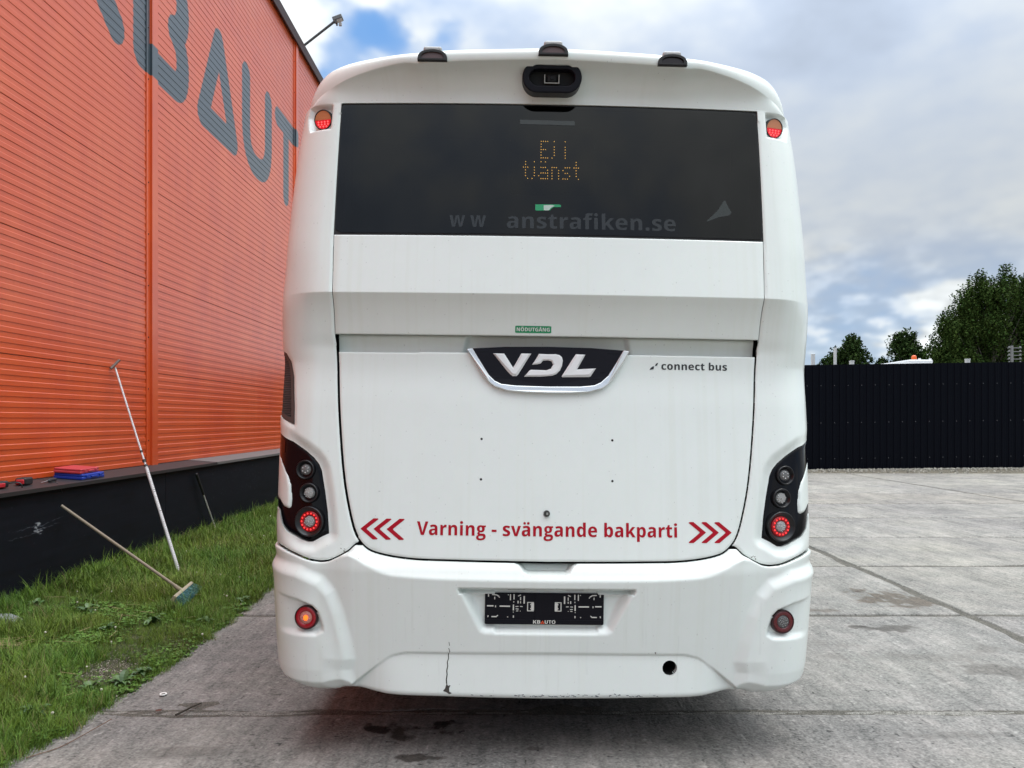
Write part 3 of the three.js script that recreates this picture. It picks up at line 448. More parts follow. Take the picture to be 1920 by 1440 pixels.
const HATCH0 = [[0, 0.898], [0.42, 0.902], [0.61, 0.907], [0.737, 0.924], [0.807, 0.947], [0.852, 0.99], [0.873, 1.03], [0.898, 1.115], [0.927, 1.253], [0.958, 1.50], [0.974, 1.68], [0.985, 1.852]];
const HATCH = new THREE.CatmullRomCurve3(HATCH0.map(([u, v]) => V3(u, v, 0)), false, 'centripetal').getPoints(90).map((p) => [p.x, p.y]);
const hatchPoly = [...HATCH.slice(1).reverse().map(([u, v]) => [-u, v]), ...HATCH];     // open at the top, closed by the straight upper edge
const hatchSdf = polySdf(hatchPoly);
const OPEN = [[0.985, 1.852], [0.993, 1.924], [0.992, 2.108], [1.002, 2.392], [1.009, 3.056]];
const openSdf = polySdf([...HATCH, ...OPEN.slice(1), ...[...OPEN].reverse().map(([u, v]) => [-u, v]), ...[...HATCH].reverse().slice(1, -1).map(([u, v]) => [-u, v])]);
const smooth = (pts) => pchip(pts.map((p) => p[0]), pts.map((p) => p[1]));
const pilBot = smooth([[0.80, 0.955], [0.852, 0.972], [0.90, 0.935], [0.95, 0.907], [0.985, 0.893], [1.02, 0.889], [1.06, 0.893], [1.16, 0.920], [1.26, 0.940], [1.4, 0.945], [1.8, 0.945]]);
const lampOuter = [[1.52, 1.50], [1.304, 1.455], [1.195, 1.424], [1.119, 1.383], [1.075, 1.352], [1.052, 1.325], [1.038, 1.295], [1.019, 1.203], [1.003, 1.108], [0.993, 1.012], [1.028, 0.996], [1.065, 0.974], [1.09, 0.972], [1.13, 0.981], [1.208, 1.009], [1.25, 1.04], [1.285, 1.10], [1.52, 1.12]];
const wingPts = [[1.245, 1.119], [1.205, 1.113], [1.193, 1.122], [1.19, 1.161], [1.197, 1.222], [1.212, 1.263], [1.246, 1.305], [1.29, 1.345], [1.52, 1.42], [1.52, 1.17], [1.29, 1.145]];
const lampSdf = polySdf(lampOuter), wingSdf = polySdf(wingPts);
const mkSdf = polySdf([[1.052, 2.922], [1.052, 3.05], [1.195, 3.06], [1.21, 3.01], [1.175, 2.922]]);
const grillPts = [[1.5, 1.87], [1.33, 1.858], [1.275, 1.842], [1.236, 1.80], [1.211, 1.731], [1.193, 1.592], [1.187, 1.502], [1.219, 1.512], [1.307, 1.536], [1.5, 1.56]], grillSdf = polySdf(grillPts.map(([u, v]) => [-u, v]));

{ // corner pillars, roof spoiler and roof edge: one moulded shell
  const keep = (u, v) => { const a = Math.abs(u); let k = -openSdf(u, v) - (v > 1.87 ? 0.0015 : 0.004); k = Math.min(k, v - pilBot(a) - 0.004); if (a > 0.95 && v < 1.6) k = Math.min(k, -lampSdf(a, v) - 0.001); if (u < -1.1 && v > 1.4 && v < 1.95) k = Math.min(k, -grillSdf(u, v) - 0.001); if (v > 3.05 && v < VT + TK && a < 0.2) { const p = Sk(u, v), qx = Math.max(0, Math.abs(p[0]) - 0.068); k = Math.min(k, Math.hypot(qx, p[1] - 3.112) - 0.051); } return k; };
  const off = (u, v) => {
    const a = Math.abs(u); let h = 0;
    if (v < 1.7 && a > 0.85) { const s = -lampSdf(a, v); h -= (0.022 - 0.018 * sstep(1.13, 1.24, a)) * sstep(0.055, 0.0, s); }
    if (v > 2.85 && v < 3.1) { const s = mkSdf(a, v); h -= 0.024 * sstep(-0.004, 0.014, s) * sstep(1.27, 1.16, a); }
    if (u < -1.1 && v > 1.4 && v < 1.95) { const s = -grillSdf(u, v); h -= 0.006 * sstep(0.022, 0, s) * sstep(1.30, 1.22, -u); }
    if (v < 3.0) h -= roundDrop(-openSdf(u, v) - 0.004, 0.005) + roundDrop(v - pilBot(a) - 0.004, 0.005);
    return h;
  };
  const us = [...range(-1.85, -0.78, 0.0075), ...range(-0.775, -0.165, 0.025), ...range(-0.155, 0.155, 0.008), ...range(0.165, 0.775, 0.025), ...range(0.78, 1.85, 0.0075)];
  const vs = [...range(0.87, 1.6, 0.0075), ...range(1.61, 2.10, 0.0125), 2.107, 2.11, 2.113, ...range(2.125, 2.88, 0.015), ...range(2.89, VT, 0.0068), ...range(VT + 0.008, VT + TK * 0.9, 0.01), VT + TK * 0.96, VT + TK * 0.99, VT + TK * 1.01, ...range(VT + TK * 1.06, VT + TK * 1.5, 0.008), ...range(VT + TK * 1.6, VT + TK * 2.3, 0.02)];
  mesh('rear_shell', panelGeo(us, vs, keep, off, 0.03), white, bus);
}
{ // upper rear panel below the window, folded at mid height and undercut
  const k = polySdf([...OPEN.slice(1, 4).map(([u, v]) => [-u, v]), ...OPEN.slice(1, 4).reverse()]);
  const keep = (u, v) => Math.min(k(u, v) - 0.0015, v - 1.926, 2.386 - v), off = (u, v) => -roundDrop(keep(u, v), 0.005);
  mesh('upper_panel', panelGeo(range(-1.0, 1.0, 0.02), [...range(1.92, 1.95, 0.004), ...range(1.96, 2.10, 0.014), 2.107, 2.11, 2.113, ...range(2.125, 2.37, 0.02), ...range(2.372, 2.39, 0.004)], keep, off, 0.07), white, bus);
  // recessed strip between the panel and the engine hatch, deeper in the middle where a hand goes in
  const q = (u, v) => Math.min(0.99 - Math.abs(u), v - 1.80, 1.99 - v);
  mesh('recess_strip', panelGeo(range(-0.99, 0.99, 0.01), range(1.79, 2.0, 0.012), q, (u, v) => -0.058 - 0.02 * sstep(0.395, 0.372, Math.abs(u) + (v - 1.88) * 0.35) - 0.04 * sstep(1.90, 1.95, v), 0), white, bus);
}
{ // rear window
  const W = [[1.000, 2.394], [1.0075, 3.052]], k = polySdf([...W.map(([u, v]) => [-u, v]), ...[...W].reverse()]);
  const pane = phys(lin(0.055, 0.062, 0.075), 0.035, { transmission: 1, thickness: 0, ior: 1.5, specularIntensity: 0.62, specularColor: lin(0.62, 0.8, 1) });
  const win = mesh('rear_window', panelGeo(range(-1.01, 1.01, 0.04), range(2.385, 3.06, 0.03), (u, v) => k(u, v) - 0.003, () => -0.004, 0), pane, bus);
  mesh('window_seal', panelGeo(range(-1.03, 1.03, 0.006), range(2.375, 3.07, 0.006), (u, v) => Math.min(k(u, v) + 0.008, 0.012 - k(u, v)), () => -0.008, 0.02), rubber, win);
  // grey parcel shelf, ceiling, walls and seat backs behind the tinted glass
  const lining = std(lin(0.34, 0.34, 0.35), 0.9);
  mesh('cabin_lining', merge([box(2.1, 0.03, 2.4, 0, 2.36, -1.5), box(2.1, 0.03, 2.4, 0, 3.1, -1.5), box(0.03, 0.8, 2.4, -1.06, 2.73, -1.5), box(0.03, 0.8, 2.4, 1.06, 2.73, -1.5), box(2.1, 0.8, 0.03, 0, 2.73, -2.7)]), lining, bus);
  for (const x of [-0.8, -0.4, 0, 0.4, 0.8]) mesh('seat_back', rbox(0.37, 0.42, 0.12, 0.05, x, 2.52, -0.95), std(lin(0.10, 0.13, 0.20), 0.95), bus);
  const sign = new THREE.Group(); sign.name = 'destination_sign'; bus.add(sign);
  const at = (u, v, h) => On(u, v, h);
  mesh('sign_housing', panelGeo(range(-0.20, 0.22, 0.02), range(2.62, 2.97, 0.02), (u, v) => Math.min(u + 0.19, 0.21 - u, v - 2.63, 2.96 - v), () => -0.05, 0.06), std(lin(0.008, 0.008, 0.009), 0.8), sign);
  const led = [], D = (c, r, row) => { const p = at(-0.042 + c * 0.01055, (row ? 2.779 : 2.886) - r * 0.0144, -0.046); led.push(new THREE.SphereGeometry(0.0021, 6, 4).translate(...p)); };
  const put = (row, s) => s.forEach(([c, ...rs]) => rs.forEach((r) => D(c, r, row)));
  put(0, [[0, 0, 1, 2, 3, 4, 5, 6], [1, 0, 3, 6], [2, 0, 3, 6], [3, 0, 6], [5, 6], [6, 0, 2, 3, 4, 5], [11, 0, 2, 3, 4, 5, 6]]);
  put(1, [[-7, 0, 1, 2, 3, 4, 5], [-8, 2], [-6, 2, 6], [-4, 6], [-3, 0, 2, 3, 4, 5], [0, 0, 2, 4, 6], [1, 2, 4, 6], [2, 0, 2, 4, 6], [3, 3, 4, 5, 6], [-1, 5], [5, 2, 3, 4, 5, 6], [6, 2], [7, 2], [8, 3, 4, 5, 6], [10, 3, 6], [11, 2, 4, 6], [12, 2, 4, 6], [13, 2, 5], [15, 2], [16, 0, 1, 2, 3, 4, 5], [17, 2, 6]]);
  const l = mesh('lit_dots', merge(led), new THREE.MeshStandardMaterial({ color: lin(0.3, 0.1, 0.01), emissive: lin(1, 0.46, 0.07), emissiveIntensity: 11 }), sign); l.userData.label = 'amber dot-matrix text Ej i tjänst';
}
// flat lettering laid on the skin
function lettering(name, text, font, size, u0, v0, mat, parent, h = 0.0012, fitW = 0, keepFn) {
  const shapes = font.generateShapes(text, size), all = new THREE.ShapeGeometry(shapes, 5); all.computeBoundingBox(); const b = all.boundingBox, k = fitW ? fitW / (b.max.x - b.min.x) : 1;
  const ext = shapes.map((sh) => { const xs = sh.getPoints(3).map((p) => p.x); return [Math.min(...xs), Math.max(...xs), sh]; }).sort((p, q) => p[0] - q[0]), words = []; let end = -1e9;
  for (const [x0, x1, sh] of ext) { if (x0 > end + size * 0.22) words.push([]); words.at(-1).push(sh); end = Math.max(end, x1); }
  const names = text.split(' ');
  words.forEach((w, n) => {
    const g = new THREE.ShapeGeometry(w, 5), p = g.attributes.position;
    for (let i = 0; i < p.count; i++) { const q = On(u0 + (p.getX(i) - b.min.x) * k, v0 + p.getY(i), h); p.setXYZ(i, ...q); }
    g.computeVertexNormals(); mesh(name, g, mat, parent).userData.label = 'lettering ' + (names.length === words.length ? names[n] : text);
  });
}
function decal(name, pts, mat, parent, h = 0.0012, step = 0.02) { const us = pts.map((p) => p[0]), vs = pts.map((p) => p[1]), k = polySdf(pts); const a = Math.min(...us) - 0.002, b = Math.max(...us) + 0.002, c = Math.min(...vs) - 0.002, d = Math.max(...vs) + 0.002; return mesh(name, panelGeo(range(a, b, Math.min(step, (b - a) / 10)), range(c, d, Math.min(step, (d - c) / 10)), k, () => h, 0), mat, parent); }
{
  const film = phys(lin(0.013, 0.016, 0.019), 0.2), pale = phys(lin(0.018, 0.024, 0.023), 0.22), green = std(lin(0.004, 0.28, 0.11), 0.5), wht = std(lin(0.75, 0.75, 0.75), 0.5);
  lettering('ghost_lettering', 'anstrafiken.se', fontBold, 0.075, -0.20, 2.425, film, bus, -0.0028, 0.787);
  lettering('ghost_lettering', 'w w', fontBold, 0.075, -0.467, 2.428, film, bus, -0.0028, 0.17);
  decal('torn_film', [[0.70, 2.46], [0.745, 2.49], [0.79, 2.535], [0.825, 2.59], [0.84, 2.555], [0.858, 2.52], [0.84, 2.51], [0.79, 2.50], [0.74, 2.478]], pale, bus, -0.0028);
  decal('film_strip', [[-0.147, 2.951], [-0.147, 2.974], [0.116, 2.972], [0.116, 2.948]], pale, bus, -0.0028);
  const s = decal('torn_sticker', [[-0.069, 2.512], [-0.069, 2.543], [0.05, 2.544], [0.05, 2.531], [0.018, 2.531], [0.004, 2.522], [0.0, 2.514]], green, bus, -0.0024);
  decal('sticker_print', [[-0.03, 2.514], [-0.03, 2.539], [0.01, 2.541], [0.022, 2.536], [0.008, 2.530], [0.0, 2.522], [-0.006, 2.514]], std(lin(0.45, 0.55, 0.5), 0.6), s, -0.0019);
  const gs = decal('exit_sticker', [[-0.154, 1.941], [-0.154, 1.973], [0.013, 1.973], [0.013, 1.941]], green, bus, 0.0012, 0.01);
  lettering('sticker_text', 'NÖDUTGÅNG', fontBold, 0.0165, -0.147, 1.9490, wht, gs, 0.002, 0.153);
}
{ // engine hatch
  const keep = (u, v) => Math.min(hatchSdf(u, v) - (u < -0.6 && v > 1 ? 0.007 : 0.004), 1.850 - v), off = (u, v) => -roundDrop(keep(u, v), 0.005);
  const hole = [[-0.302, 1.448], [-0.302, 1.265], [0.298, 1.449], [0.297, 1.264]];
  const hatch = mesh('engine_hatch', panelGeo([...range(-1.0, -0.8, 0.008), ...range(-0.77, 0.77, 0.025), ...range(0.8, 1.0, 0.008)], [...range(0.885, 1.05, 0.006), ...range(1.06, 1.83, 0.02), ...range(1.832, 1.855, 0.004)], keep, off, 0.05), white, bus);
  for (const [u, v] of hole) mesh('screw_hole', new THREE.CircleGeometry(0.0055, 12).translate(...On(u, v, 0.0012)), black, hatch);
  { const q = On(-0.002, 1.115, 0), lk = mesh('lock', new THREE.CylinderGeometry(0.0135, 0.0155, 0.012, 18).rotateX(Math.PI / 2).translate(q[0], q[1], q[2] + 0.005), std(lin(0.08, 0.08, 0.08), 0.35, { metalness: 0.7 }), hatch); mesh('key_slot', merge([box(0.008, 0.010, 0.003, q[0] + 0.002, q[1] + 0.001, q[2] + 0.0115)]), std(lin(0.5, 0.5, 0.5), 0.3, { metalness: 0.8 }), lk); }
  const red = phys(lin(0.40, 0.006, 0.020), 0.5, { specularIntensity: 0.3 });
  lettering('warning_text', 'Varning - svängande bakparti', fontBold, 0.0605, -0.588, 1.013, red, hatch, 0.0012, 1.18);
  for (const s of [-1, 1]) for (let k = 0; k < 3; k++) { const c = s * (0.640 + k * 0.0595), w = 0.0275, t = 0.058, m = 1.036; decal('chevron', [[c, m + 0.047], [c + s * w, m + 0.047], [c + s * (w + t), m], [c + s * w, m - 0.047], [c, m - 0.047], [c + s * t, m]].map(([u, v]) => [u, v]), red, hatch, 0.0012, 0.006); }
  const ink = std(lin(0.02, 0.022, 0.027), 0.5);
  lettering('operator_text', 'connect bus', fontBold, 0.0345, 0.533, 1.7815, ink, hatch, 0.0012, 0.312);
  decal('operator_mark', [[0.476, 1.779], [0.496, 1.783], [0.499, 1.797], [0.490, 1.795], [0.482, 1.788]], ink, hatch, 0.0012, 0.003);
  decal('operator_mark', [[0.502, 1.798], [0.512, 1.799], [0.518, 1.814], [0.507, 1.809]], ink, hatch, 0.0012, 0.003);
}
{ // badge: black plate, chrome U frame, three bevelled letters
  const badge = new THREE.Group(); badge.name = 'badge'; bus.add(badge);
  const outer = [[-0.379, 1.861], [-0.353, 1.821], [-0.302, 1.739], [-0.270, 1.706], [-0.245, 1.688], [-0.19, 1.669], [-0.10, 1.662], [0, 1.660], [0.10, 1.661], [0.19, 1.667], [0.25, 1.684], [0.28, 1.705], [0.31, 1.739], [0.355, 1.815], [0.379, 1.861]];
  const inner = [[-0.351, 1.866], [-0.323, 1.821], [-0.272, 1.742], [-0.245, 1.716], [-0.215, 1.702], [-0.15, 1.695], [0, 1.692], [0.15, 1.694], [0.215, 1.701], [0.245, 1.715], [0.278, 1.745], [0.318, 1.808], [0.351, 1.866]];
  const fr = new THREE.Shape([...outer.map((p) => new THREE.Vector2(...p)), ...[...inner].reverse().map((p) => new THREE.Vector2(...p))]);
  const lay = (g, h0) => { const p = g.attributes.position; for (let i = 0; i < p.count; i++) { const q = On(p.getX(i), p.getY(i), 0), z = p.getZ(i); p.setXYZ(i, q[0], q[1] + z * 0.1, q[2] + h0 + z); } g.computeVertexNormals(); return g; };
  const ex = (sh, d, b) => new THREE.ExtrudeGeometry(sh, { depth: d, bevelEnabled: b > 0, bevelSize: b, bevelThickness: b, bevelOffset: -b, bevelSegments: 3, curveSegments: 10, steps: 1 });
  mesh('chrome_frame', lay(ex(fr, 0.018, 0.0045), 0.0), phys(lin(0.78, 0.79, 0.80), 0.2, { metalness: 0.9 }), badge);
  const pl = new THREE.Shape([...inner, [0.2, 1.875], [0, 1.878], [-0.2, 1.875]].map((p) => new THREE.Vector2(...p)));
  const plate = mesh('plate', lay(ex(pl, 0.012, 0.002), -0.002), satin, badge);
  for (let k = 0; k < 5; k++) { const v = 1.85 - k * 0.03, hw = 0.33 - k * 0.022, l = new THREE.Shape([[-hw, v], [hw, v], [hw, v + 0.0025], [-hw, v + 0.0025]].map((p) => new THREE.Vector2(...p))); mesh('rib', lay(ex(l, 0.0012, 0), 0.0125), gloss, plate); }
  const Z = (a) => new THREE.Shape(a.map(([x, y]) => new THREE.Vector2((x - 950) * 0.000441, 1.7985 - (y - 300) * 0.000446)));
  const chrome = phys(lin(0.80, 0.81, 0.82), 0.3, { metalness: 0.0, clearcoat: 0.5 });
  const L = [Z([[365, 193], [490, 193], [583, 330], [665, 190], [783, 190], [645, 418], [622, 437], [580, 437], [552, 420]]),
    Z([[850, 188], [1030, 188], [1075, 198], [1105, 222], [1118, 262], [1112, 325], [1088, 378], [1045, 418], [1000, 436], [940, 443], [690, 441], [748, 362], [770, 351], [930, 350], [968, 336], [985, 308], [976, 286], [948, 279], [905, 281], [882, 312], [764, 322]]),
    Z([[1240, 190], [1350, 194], [1270, 345], [1468, 335], [1402, 428], [1380, 434], [1100, 446], [1084, 436], [1090, 414]])];
  for (const s of L) mesh('letter', lay(new THREE.ExtrudeGeometry(s, { depth: 0.002, bevelEnabled: true, bevelSize: 0.0125, bevelThickness: 0.011, bevelOffset: -0.0125, bevelSegments: 1, curveSegments: 6 }), 0.0095), chrome, badge);
}
// ---- bumper
const botC = smooth([[0, 0.284], [0.70, 0.291], [0.85, 0.302], [0.90, 0.306], [0.96, 0.292], [1.05, 0.286], [1.17, 0.294], [1.25, 0.326], [1.32, 0.36], [1.45, 0.385], [1.9, 0.39]]);
{
  const topLine = polyline(HATCH.filter((p) => p[1] < 0.992));
  const topB = (a) => (a < 0.852 ? topLine(a) : pilBot(a)) - 0.005;
  const topL = (a) => { const t = topB(a); return Math.abs(a - 0.852) < 0.02 ? Math.min(t, 0.966 - 0.004) : t; };
  const crest = smooth([[0, 0.820], [0.42, 0.823], [0.68, 0.836], [0.80, 0.872], [0.86, 0.905], [0.92, 0.93], [2, 0.95]]);
  const lobe = polySdf([[2.2, 0.868], [1.34, 0.866], [1.12, 0.842], [1.02, 0.802], [0.972, 0.75], [0.935, 0.66], [0.903, 0.54], [0.886, 0.45], [0.90, 0.40], [0.885, 0.33], [0.86, 0.22], [2.2, 0.22]]);
  const lip = polySdf(both([[0.86, 0.22], [0.897, 0.305], [0.775, 0.408], [0.72, 0.452], [0.69, 0.470], [0.64, 0.483], [0.58, 0.487], [0.0, 0.489]].filter((p) => p[0] > 0).concat([[0.02, 0.489]])));
  const pocket = polySdf([[1.40, 0.742], [1.239, 0.735], [1.119, 0.718], [1.05, 0.692], [1.015, 0.655], [0.998, 0.60], [0.998, 0.575], [1.03, 0.556], [1.212, 0.550], [1.40, 0.560]]);
  const plate = polySdf([[-0.394, 0.783], [0.394, 0.783], [0.300, 0.590], [0.275, 0.578], [-0.275, 0.578], [-0.300, 0.590]]);
  const notch = polySdf([[-0.142, 0.92], [0.136, 0.92], [0.136, 0.893], [0.118, 0.885], [0.10, 0.858], [0.085, 0.849], [-0.085, 0.849], [-0.102, 0.858], [-0.122, 0.885], [-0.142, 0.893]]);
  const exh = (u, v) => 0.0335 - Math.hypot(u - 0.562, v - 0.426);
  const low = smooth([[0.84, 0.28], [0.865, 0.315], [0.89, 0.345], [0.925, 0.358], [0.97, 0.352], [1.012, 0.343], [1.20, 0.349], [1.30, 0.375], [1.9, 0.40]]);
  const bump = (u, v) => {
    const a = Math.abs(u), cr = crest(a), tp = topL(a); let h = 0.0;
    const up = clamp((tp - v) / Math.max(0.02, tp - cr)), soft = 0.5 * (1 + Math.tanh((cr - v) / 0.012));
    h += lerp(0.042, 0.012, sstep(0.86, 1.02, a)) * lerp(up, 1, soft) - 0.12 * Math.max(0, cr - v) * soft;                         // shelf on top, face leaning in below
    const lb = lobe(a, v); h += 0.030 * sstep(-0.035, 0.030, lb) + (a > 0.85 ? 0.035 * sstep(0, 0.12, lb) * clamp((0.80 - v) / 0.4) : 0);
    const li = lip(u, v); if (li > -0.02 && a < 0.95) { const s = sstep(-0.003, 0.002, li); h += s * (-0.009 + 0.20 * Math.max(0, 0.489 - v) * sstep(0.90, 0.62, a) - 0.02 * sstep(0.70, 0.90, a)); }
    if (a > 0.80) h -= Math.min(0.045, 0.8 * Math.max(0, low(a) - v)) * (1 - sstep(-0.003, 0.002, lip(u, v)));
    const pk = pocket(a, v); if (pk > -0.04) { const f = sstep(1.27, 1.03, a), w = v > 0.66 ? sstep(-0.004, 0.012, pk) : sstep(-0.004, 0.03, pk); h -= 0.034 * f * w; }
    const ps = plate(u, v); if (ps > -0.02) { const side = Math.abs(u) > 0.23 && v < 0.765 ? 0.045 : v < 0.62 ? 0.03 : 0.006; h -= (0.036 + 0.10 * Math.max(0, v - 0.6)) * sstep(-0.003, side, ps); }
    const nt = notch(u, v); h -= 0.065 * sstep(-0.002, 0.010, nt);
    h -= roundDrop(v - botC(a), 0.028) + roundDrop(tp - v, 0.005);
    return h;
  };
  const keep = (u, v) => { const a = Math.abs(u); return Math.min(topL(a) - v, v - botC(a), -exh(u, v)); };
  const bm = mesh('bumper', panelGeo([...range(-1.9, -1.46, 0.02), ...range(-1.455, 1.455, 0.0065), ...range(1.46, 1.9, 0.02)], range(0.276, 0.985, 0.0058), keep, bump, 0.035), white, bus);
  const ON = (u, v, h) => On(u, v, bump(u, v) + h);
  // exhaust opening
  { const q = ON(0.562, 0.462, 0); mesh('exhaust_pipe', new THREE.CylinderGeometry(0.0335, 0.0335, 0.22, 28, 1, true).rotateX(Math.PI / 2).translate(0.562, 0.426, q[2] - 0.115), std(lin(0.004, 0.004, 0.004), 0.9, { side: THREE.DoubleSide }), bus); mesh('exhaust_cap', new THREE.CircleGeometry(0.034, 24).translate(0.562, 0.426, q[2] - 0.18), black, bus); }
  // hairline crack with a broken-out chip
  const ck = [[-0.434, 0.540], [-0.431, 0.523], [-0.435, 0.512], [-0.430, 0.495], [-0.437, 0.482], [-0.436, 0.462], [-0.441, 0.447], [-0.439, 0.430], [-0.443, 0.408], [-0.441, 0.392], [-0.444, 0.370], [-0.442, 0.352]], cp = [], cm = std(lin(0.035, 0.03, 0.026), 0.9);
  for (let i = 0; i < ck.length - 1; i++) { const [u0, v0] = ck[i], [u1, v1] = ck[i + 1], w0 = 0.0012 + 0.0016 * (i / ck.length), A = ON(u0 - w0, v0, 0.0012), B = ON(u0 + w0, v0, 0.0012), C = ON(u1 + w0, v1, 0.0012), D = ON(u1 - w0, v1, 0.0012); if (i === 1) continue; cp.push(...A, ...D, ...B, ...B, ...D, ...C); }
  { const g = new THREE.BufferGeometry(); g.setAttribute('position', new THREE.Float32BufferAttribute(cp, 3)); g.computeVertexNormals(); mesh('crack', g, cm, bm).userData.label = 'dark crack in the bumper lip'; }
  { const cpt = [[-0.442, 0.354], [-0.436, 0.343], [-0.424, 0.347], [-0.431, 0.333], [-0.43, 0.318], [-0.418, 0.311], [-0.43, 0.306], [-0.444, 0.316], [-0.458, 0.320], [-0.449, 0.331]], k = polySdf(cpt); mesh('chip', panelGeo(range(-0.465, -0.41, 0.003), range(0.30, 0.36, 0.003), k, (u, v) => bump(u, v) + 0.0015, 0), std(lin(0.06, 0.055, 0.05), 0.95), bm).userData.label = 'broken-out chip at the foot of the crack'; }
  for (const [u, v, n, sd] of [[-0.92, 0.938, 7, 31], [0.945, 0.925, 9, 32], [0.50, 0.492, 3, 33], [-0.84, 0.90, 2, 34]]) { const Q = rng(sd), g = []; for (let i = 0; i < n; i++) { const pu = u + (Q() - 0.5) * 0.022, pv = v + (Q() - 0.5) * 0.02, hh = v > 0.91 ? On(pu, pv, 0.001) : ON(pu, pv, 0.001); g.push(new THREE.CircleGeometry(0.0012 + 0.003 * Q() * Q(), 5).scale(1 + Q(), 0.7, 1).rotateZ(Q() * 3).translate(...hh)); } stuff(mesh('chips', merge(g), std(lin(0.16, 0.15, 0.13), 0.9), bm)); }
  // scuffs along the lower edge
  { const R = rng(12), g = []; for (let i = 0; i < 60; i++) { const u = -0.38 + 0.75 * R() + (R() < 0.3 ? 0.15 : 0), v = 0.300 + 0.02 * R() * R(), p = ON(u, v, 0.001); g.push(new THREE.PlaneGeometry(0.004 + 0.012 * R(), 0.0015 + 0.002 * R()).rotateZ((R() - 0.5) * 0.6).translate(...p)); } stuff(mesh('scuffs', merge(g), std(lin(0.12, 0.13, 0.15), 0.9), bm)); }
  // number plate holder
  {
    const holder = new THREE.Group(); holder.name = 'number_plate_holder'; bus.add(holder);
    const cu = -0.0085 - 0.0, cv = 0.690, zz = On(0, cv, bump(0.0, cv))[2] + 0.010; holder.position.set(cu, cv, zz);
    const pl = phys(lin(0.006, 0.006, 0.010), 0.45, { specularIntensity: 0.3 }), w = std(lin(0.66, 0.66, 0.62), 0.6), dark = pl;
    mesh('frame', rbox(0.535, 0.142, 0.014, 0.006, 0, 0, 0, 3), pl, holder);
    mesh('centre_block', rbox(0.088, 0.117, 0.004, 0.0015, 0.002, 0.010, 0.008), dark, holder);
    mesh('bottom_bar', rbox(0.53, 0.020, 0.004, 0.0015, 0, -0.058, 0.008), pl, holder);
    const K = 0.535 / 1540, X = (x) => (x - 967) * K, Y = (y) => -(y - 358) * K, slots = [];
    const sl = (x0, y0, x1, y1, ww = 14) => { const a = [X(x0), Y(y0)], b = [X(x1), Y(y1)], l = Math.hypot(b[0] - a[0], b[1] - a[1]), g = rbox(l + ww * K, ww * K, 0.0016, 0.0006, 0, 0, 0, 1).rotateZ(Math.atan2(b[1] - a[1], b[0] - a[0])).translate((a[0] + b[0]) / 2, (a[1] + b[1]) / 2, 0.0076); slots.push(g); };
    for (const s of [0, 1]) { const m = (x) => (s ? 1930 - x : x), S = (a, b, c, d, ww) => sl(m(a), b, m(c), d, ww);
      S(243, 175, 243, 195); S(295, 175, 345, 178); S(345, 178, 372, 195); S(323, 210, 323, 230, 12); S(382, 208, 384, 209, 12); S(498, 176, 500, 178, 10); S(526, 175, 526, 240); S(572, 175, 572, 230); S(570, 265, 570, 270, 12); S(566, 310, 566, 370, 16); S(567, 450, 567, 465, 14); S(565, 398, 565, 401, 9);
      S(630, 190, 655, 180, 12); S(657, 210, 657, 240, 12); S(657, 265, 657, 280, 12); S(625, 260, 625, 280, 14); S(704, 200, 704, 280, 18); S(598, 328, 626, 326, 10); S(655, 325, 680, 327, 10); S(600, 358, 628, 360, 10); S(605, 385, 625, 384, 9); S(654, 386, 656, 386, 8); S(233, 321, 300, 321, 16); S(335, 322, 335, 334, 12); S(395, 324, 515, 325, 16); S(240, 450, 238, 462, 12); S(290, 460, 345, 460, 14); S(345, 460, 362, 445, 12); S(492, 462, 494, 463, 11);
      S(749, 275, 749, 380, 12); S(749, 273, 825, 273, 10); S(749, 382, 825, 382, 10); S(812, 300, 812, 355, 40); S(790, 300, 800, 300, 14); S(790, 352, 800, 352, 14); }
    stuff(mesh('slots', merge(slots), w, holder)).userData.label = 'pale slots of the empty plate holder';
    const txt = (t, x, wd, mat, nm) => { const g = new THREE.ShapeGeometry(fontBold.generateShapes(t, 0.0155), 4); g.computeBoundingBox(); const b = g.boundingBox; g.scale(wd / (b.max.x - b.min.x), 1, 1); g.translate(x - b.min.x * wd / (b.max.x - b.min.x), -0.0645, 0.0108); mesh('maker_text', g, mat, holder).userData.label = nm; };
    txt('KB', X(822), 0.0325, w, 'white letters KB'); txt('UTO', X(972), 0.048, w, 'white letters UTO');
    const tr = new THREE.Shape([[X(915), -0.0655], [X(945), -0.0500], [X(972), -0.0655]].map((p) => new THREE.Vector2(...p))); tr.holes.push(new THREE.Path([[X(932), -0.0632], [X(945), -0.0570], [X(956), -0.0632]].map((p) => new THREE.Vector2(...p)))); mesh('maker_mark', new THREE.ShapeGeometry(tr).translate(0, 0, 0.0108), std(lin(0.75, 0.09, 0.03), 0.5), holder);
    for (const x of [603, 1358]) { const q = rbox(0.08, 0.007, 0.03, 0.002, X(x), Y(98), -0.004); mesh('plate_light', q, black, holder); }
  }
  // fog and reverse lamps in the bumper corners
  for (const s of [-1, 1]) {
    const p = ON(s * 1.084, 0.634, 0), o = new THREE.Group(); o.name = 'fog_lamp'; o.position.set(p[0], p[1], p[2] + 0.012); o.rotation.set(-0.03, s * 0.16, 0); bus.add(o);
    o.userData.label = s < 0 ? 'round rear lamp with its amber centre lit' : 'round rear lamp, unlit';
    mesh('bezel', new THREE.LatheGeometry([[0.0545, -0.04], [0.0545, 0.002], [0.053, 0.007], [0.049, 0.008], [0.0485, 0.004]].map((a) => new THREE.Vector2(...a)), 40).rotateX(Math.PI / 2), std(lin(0.03, 0.006, 0.008), 0.4), o);
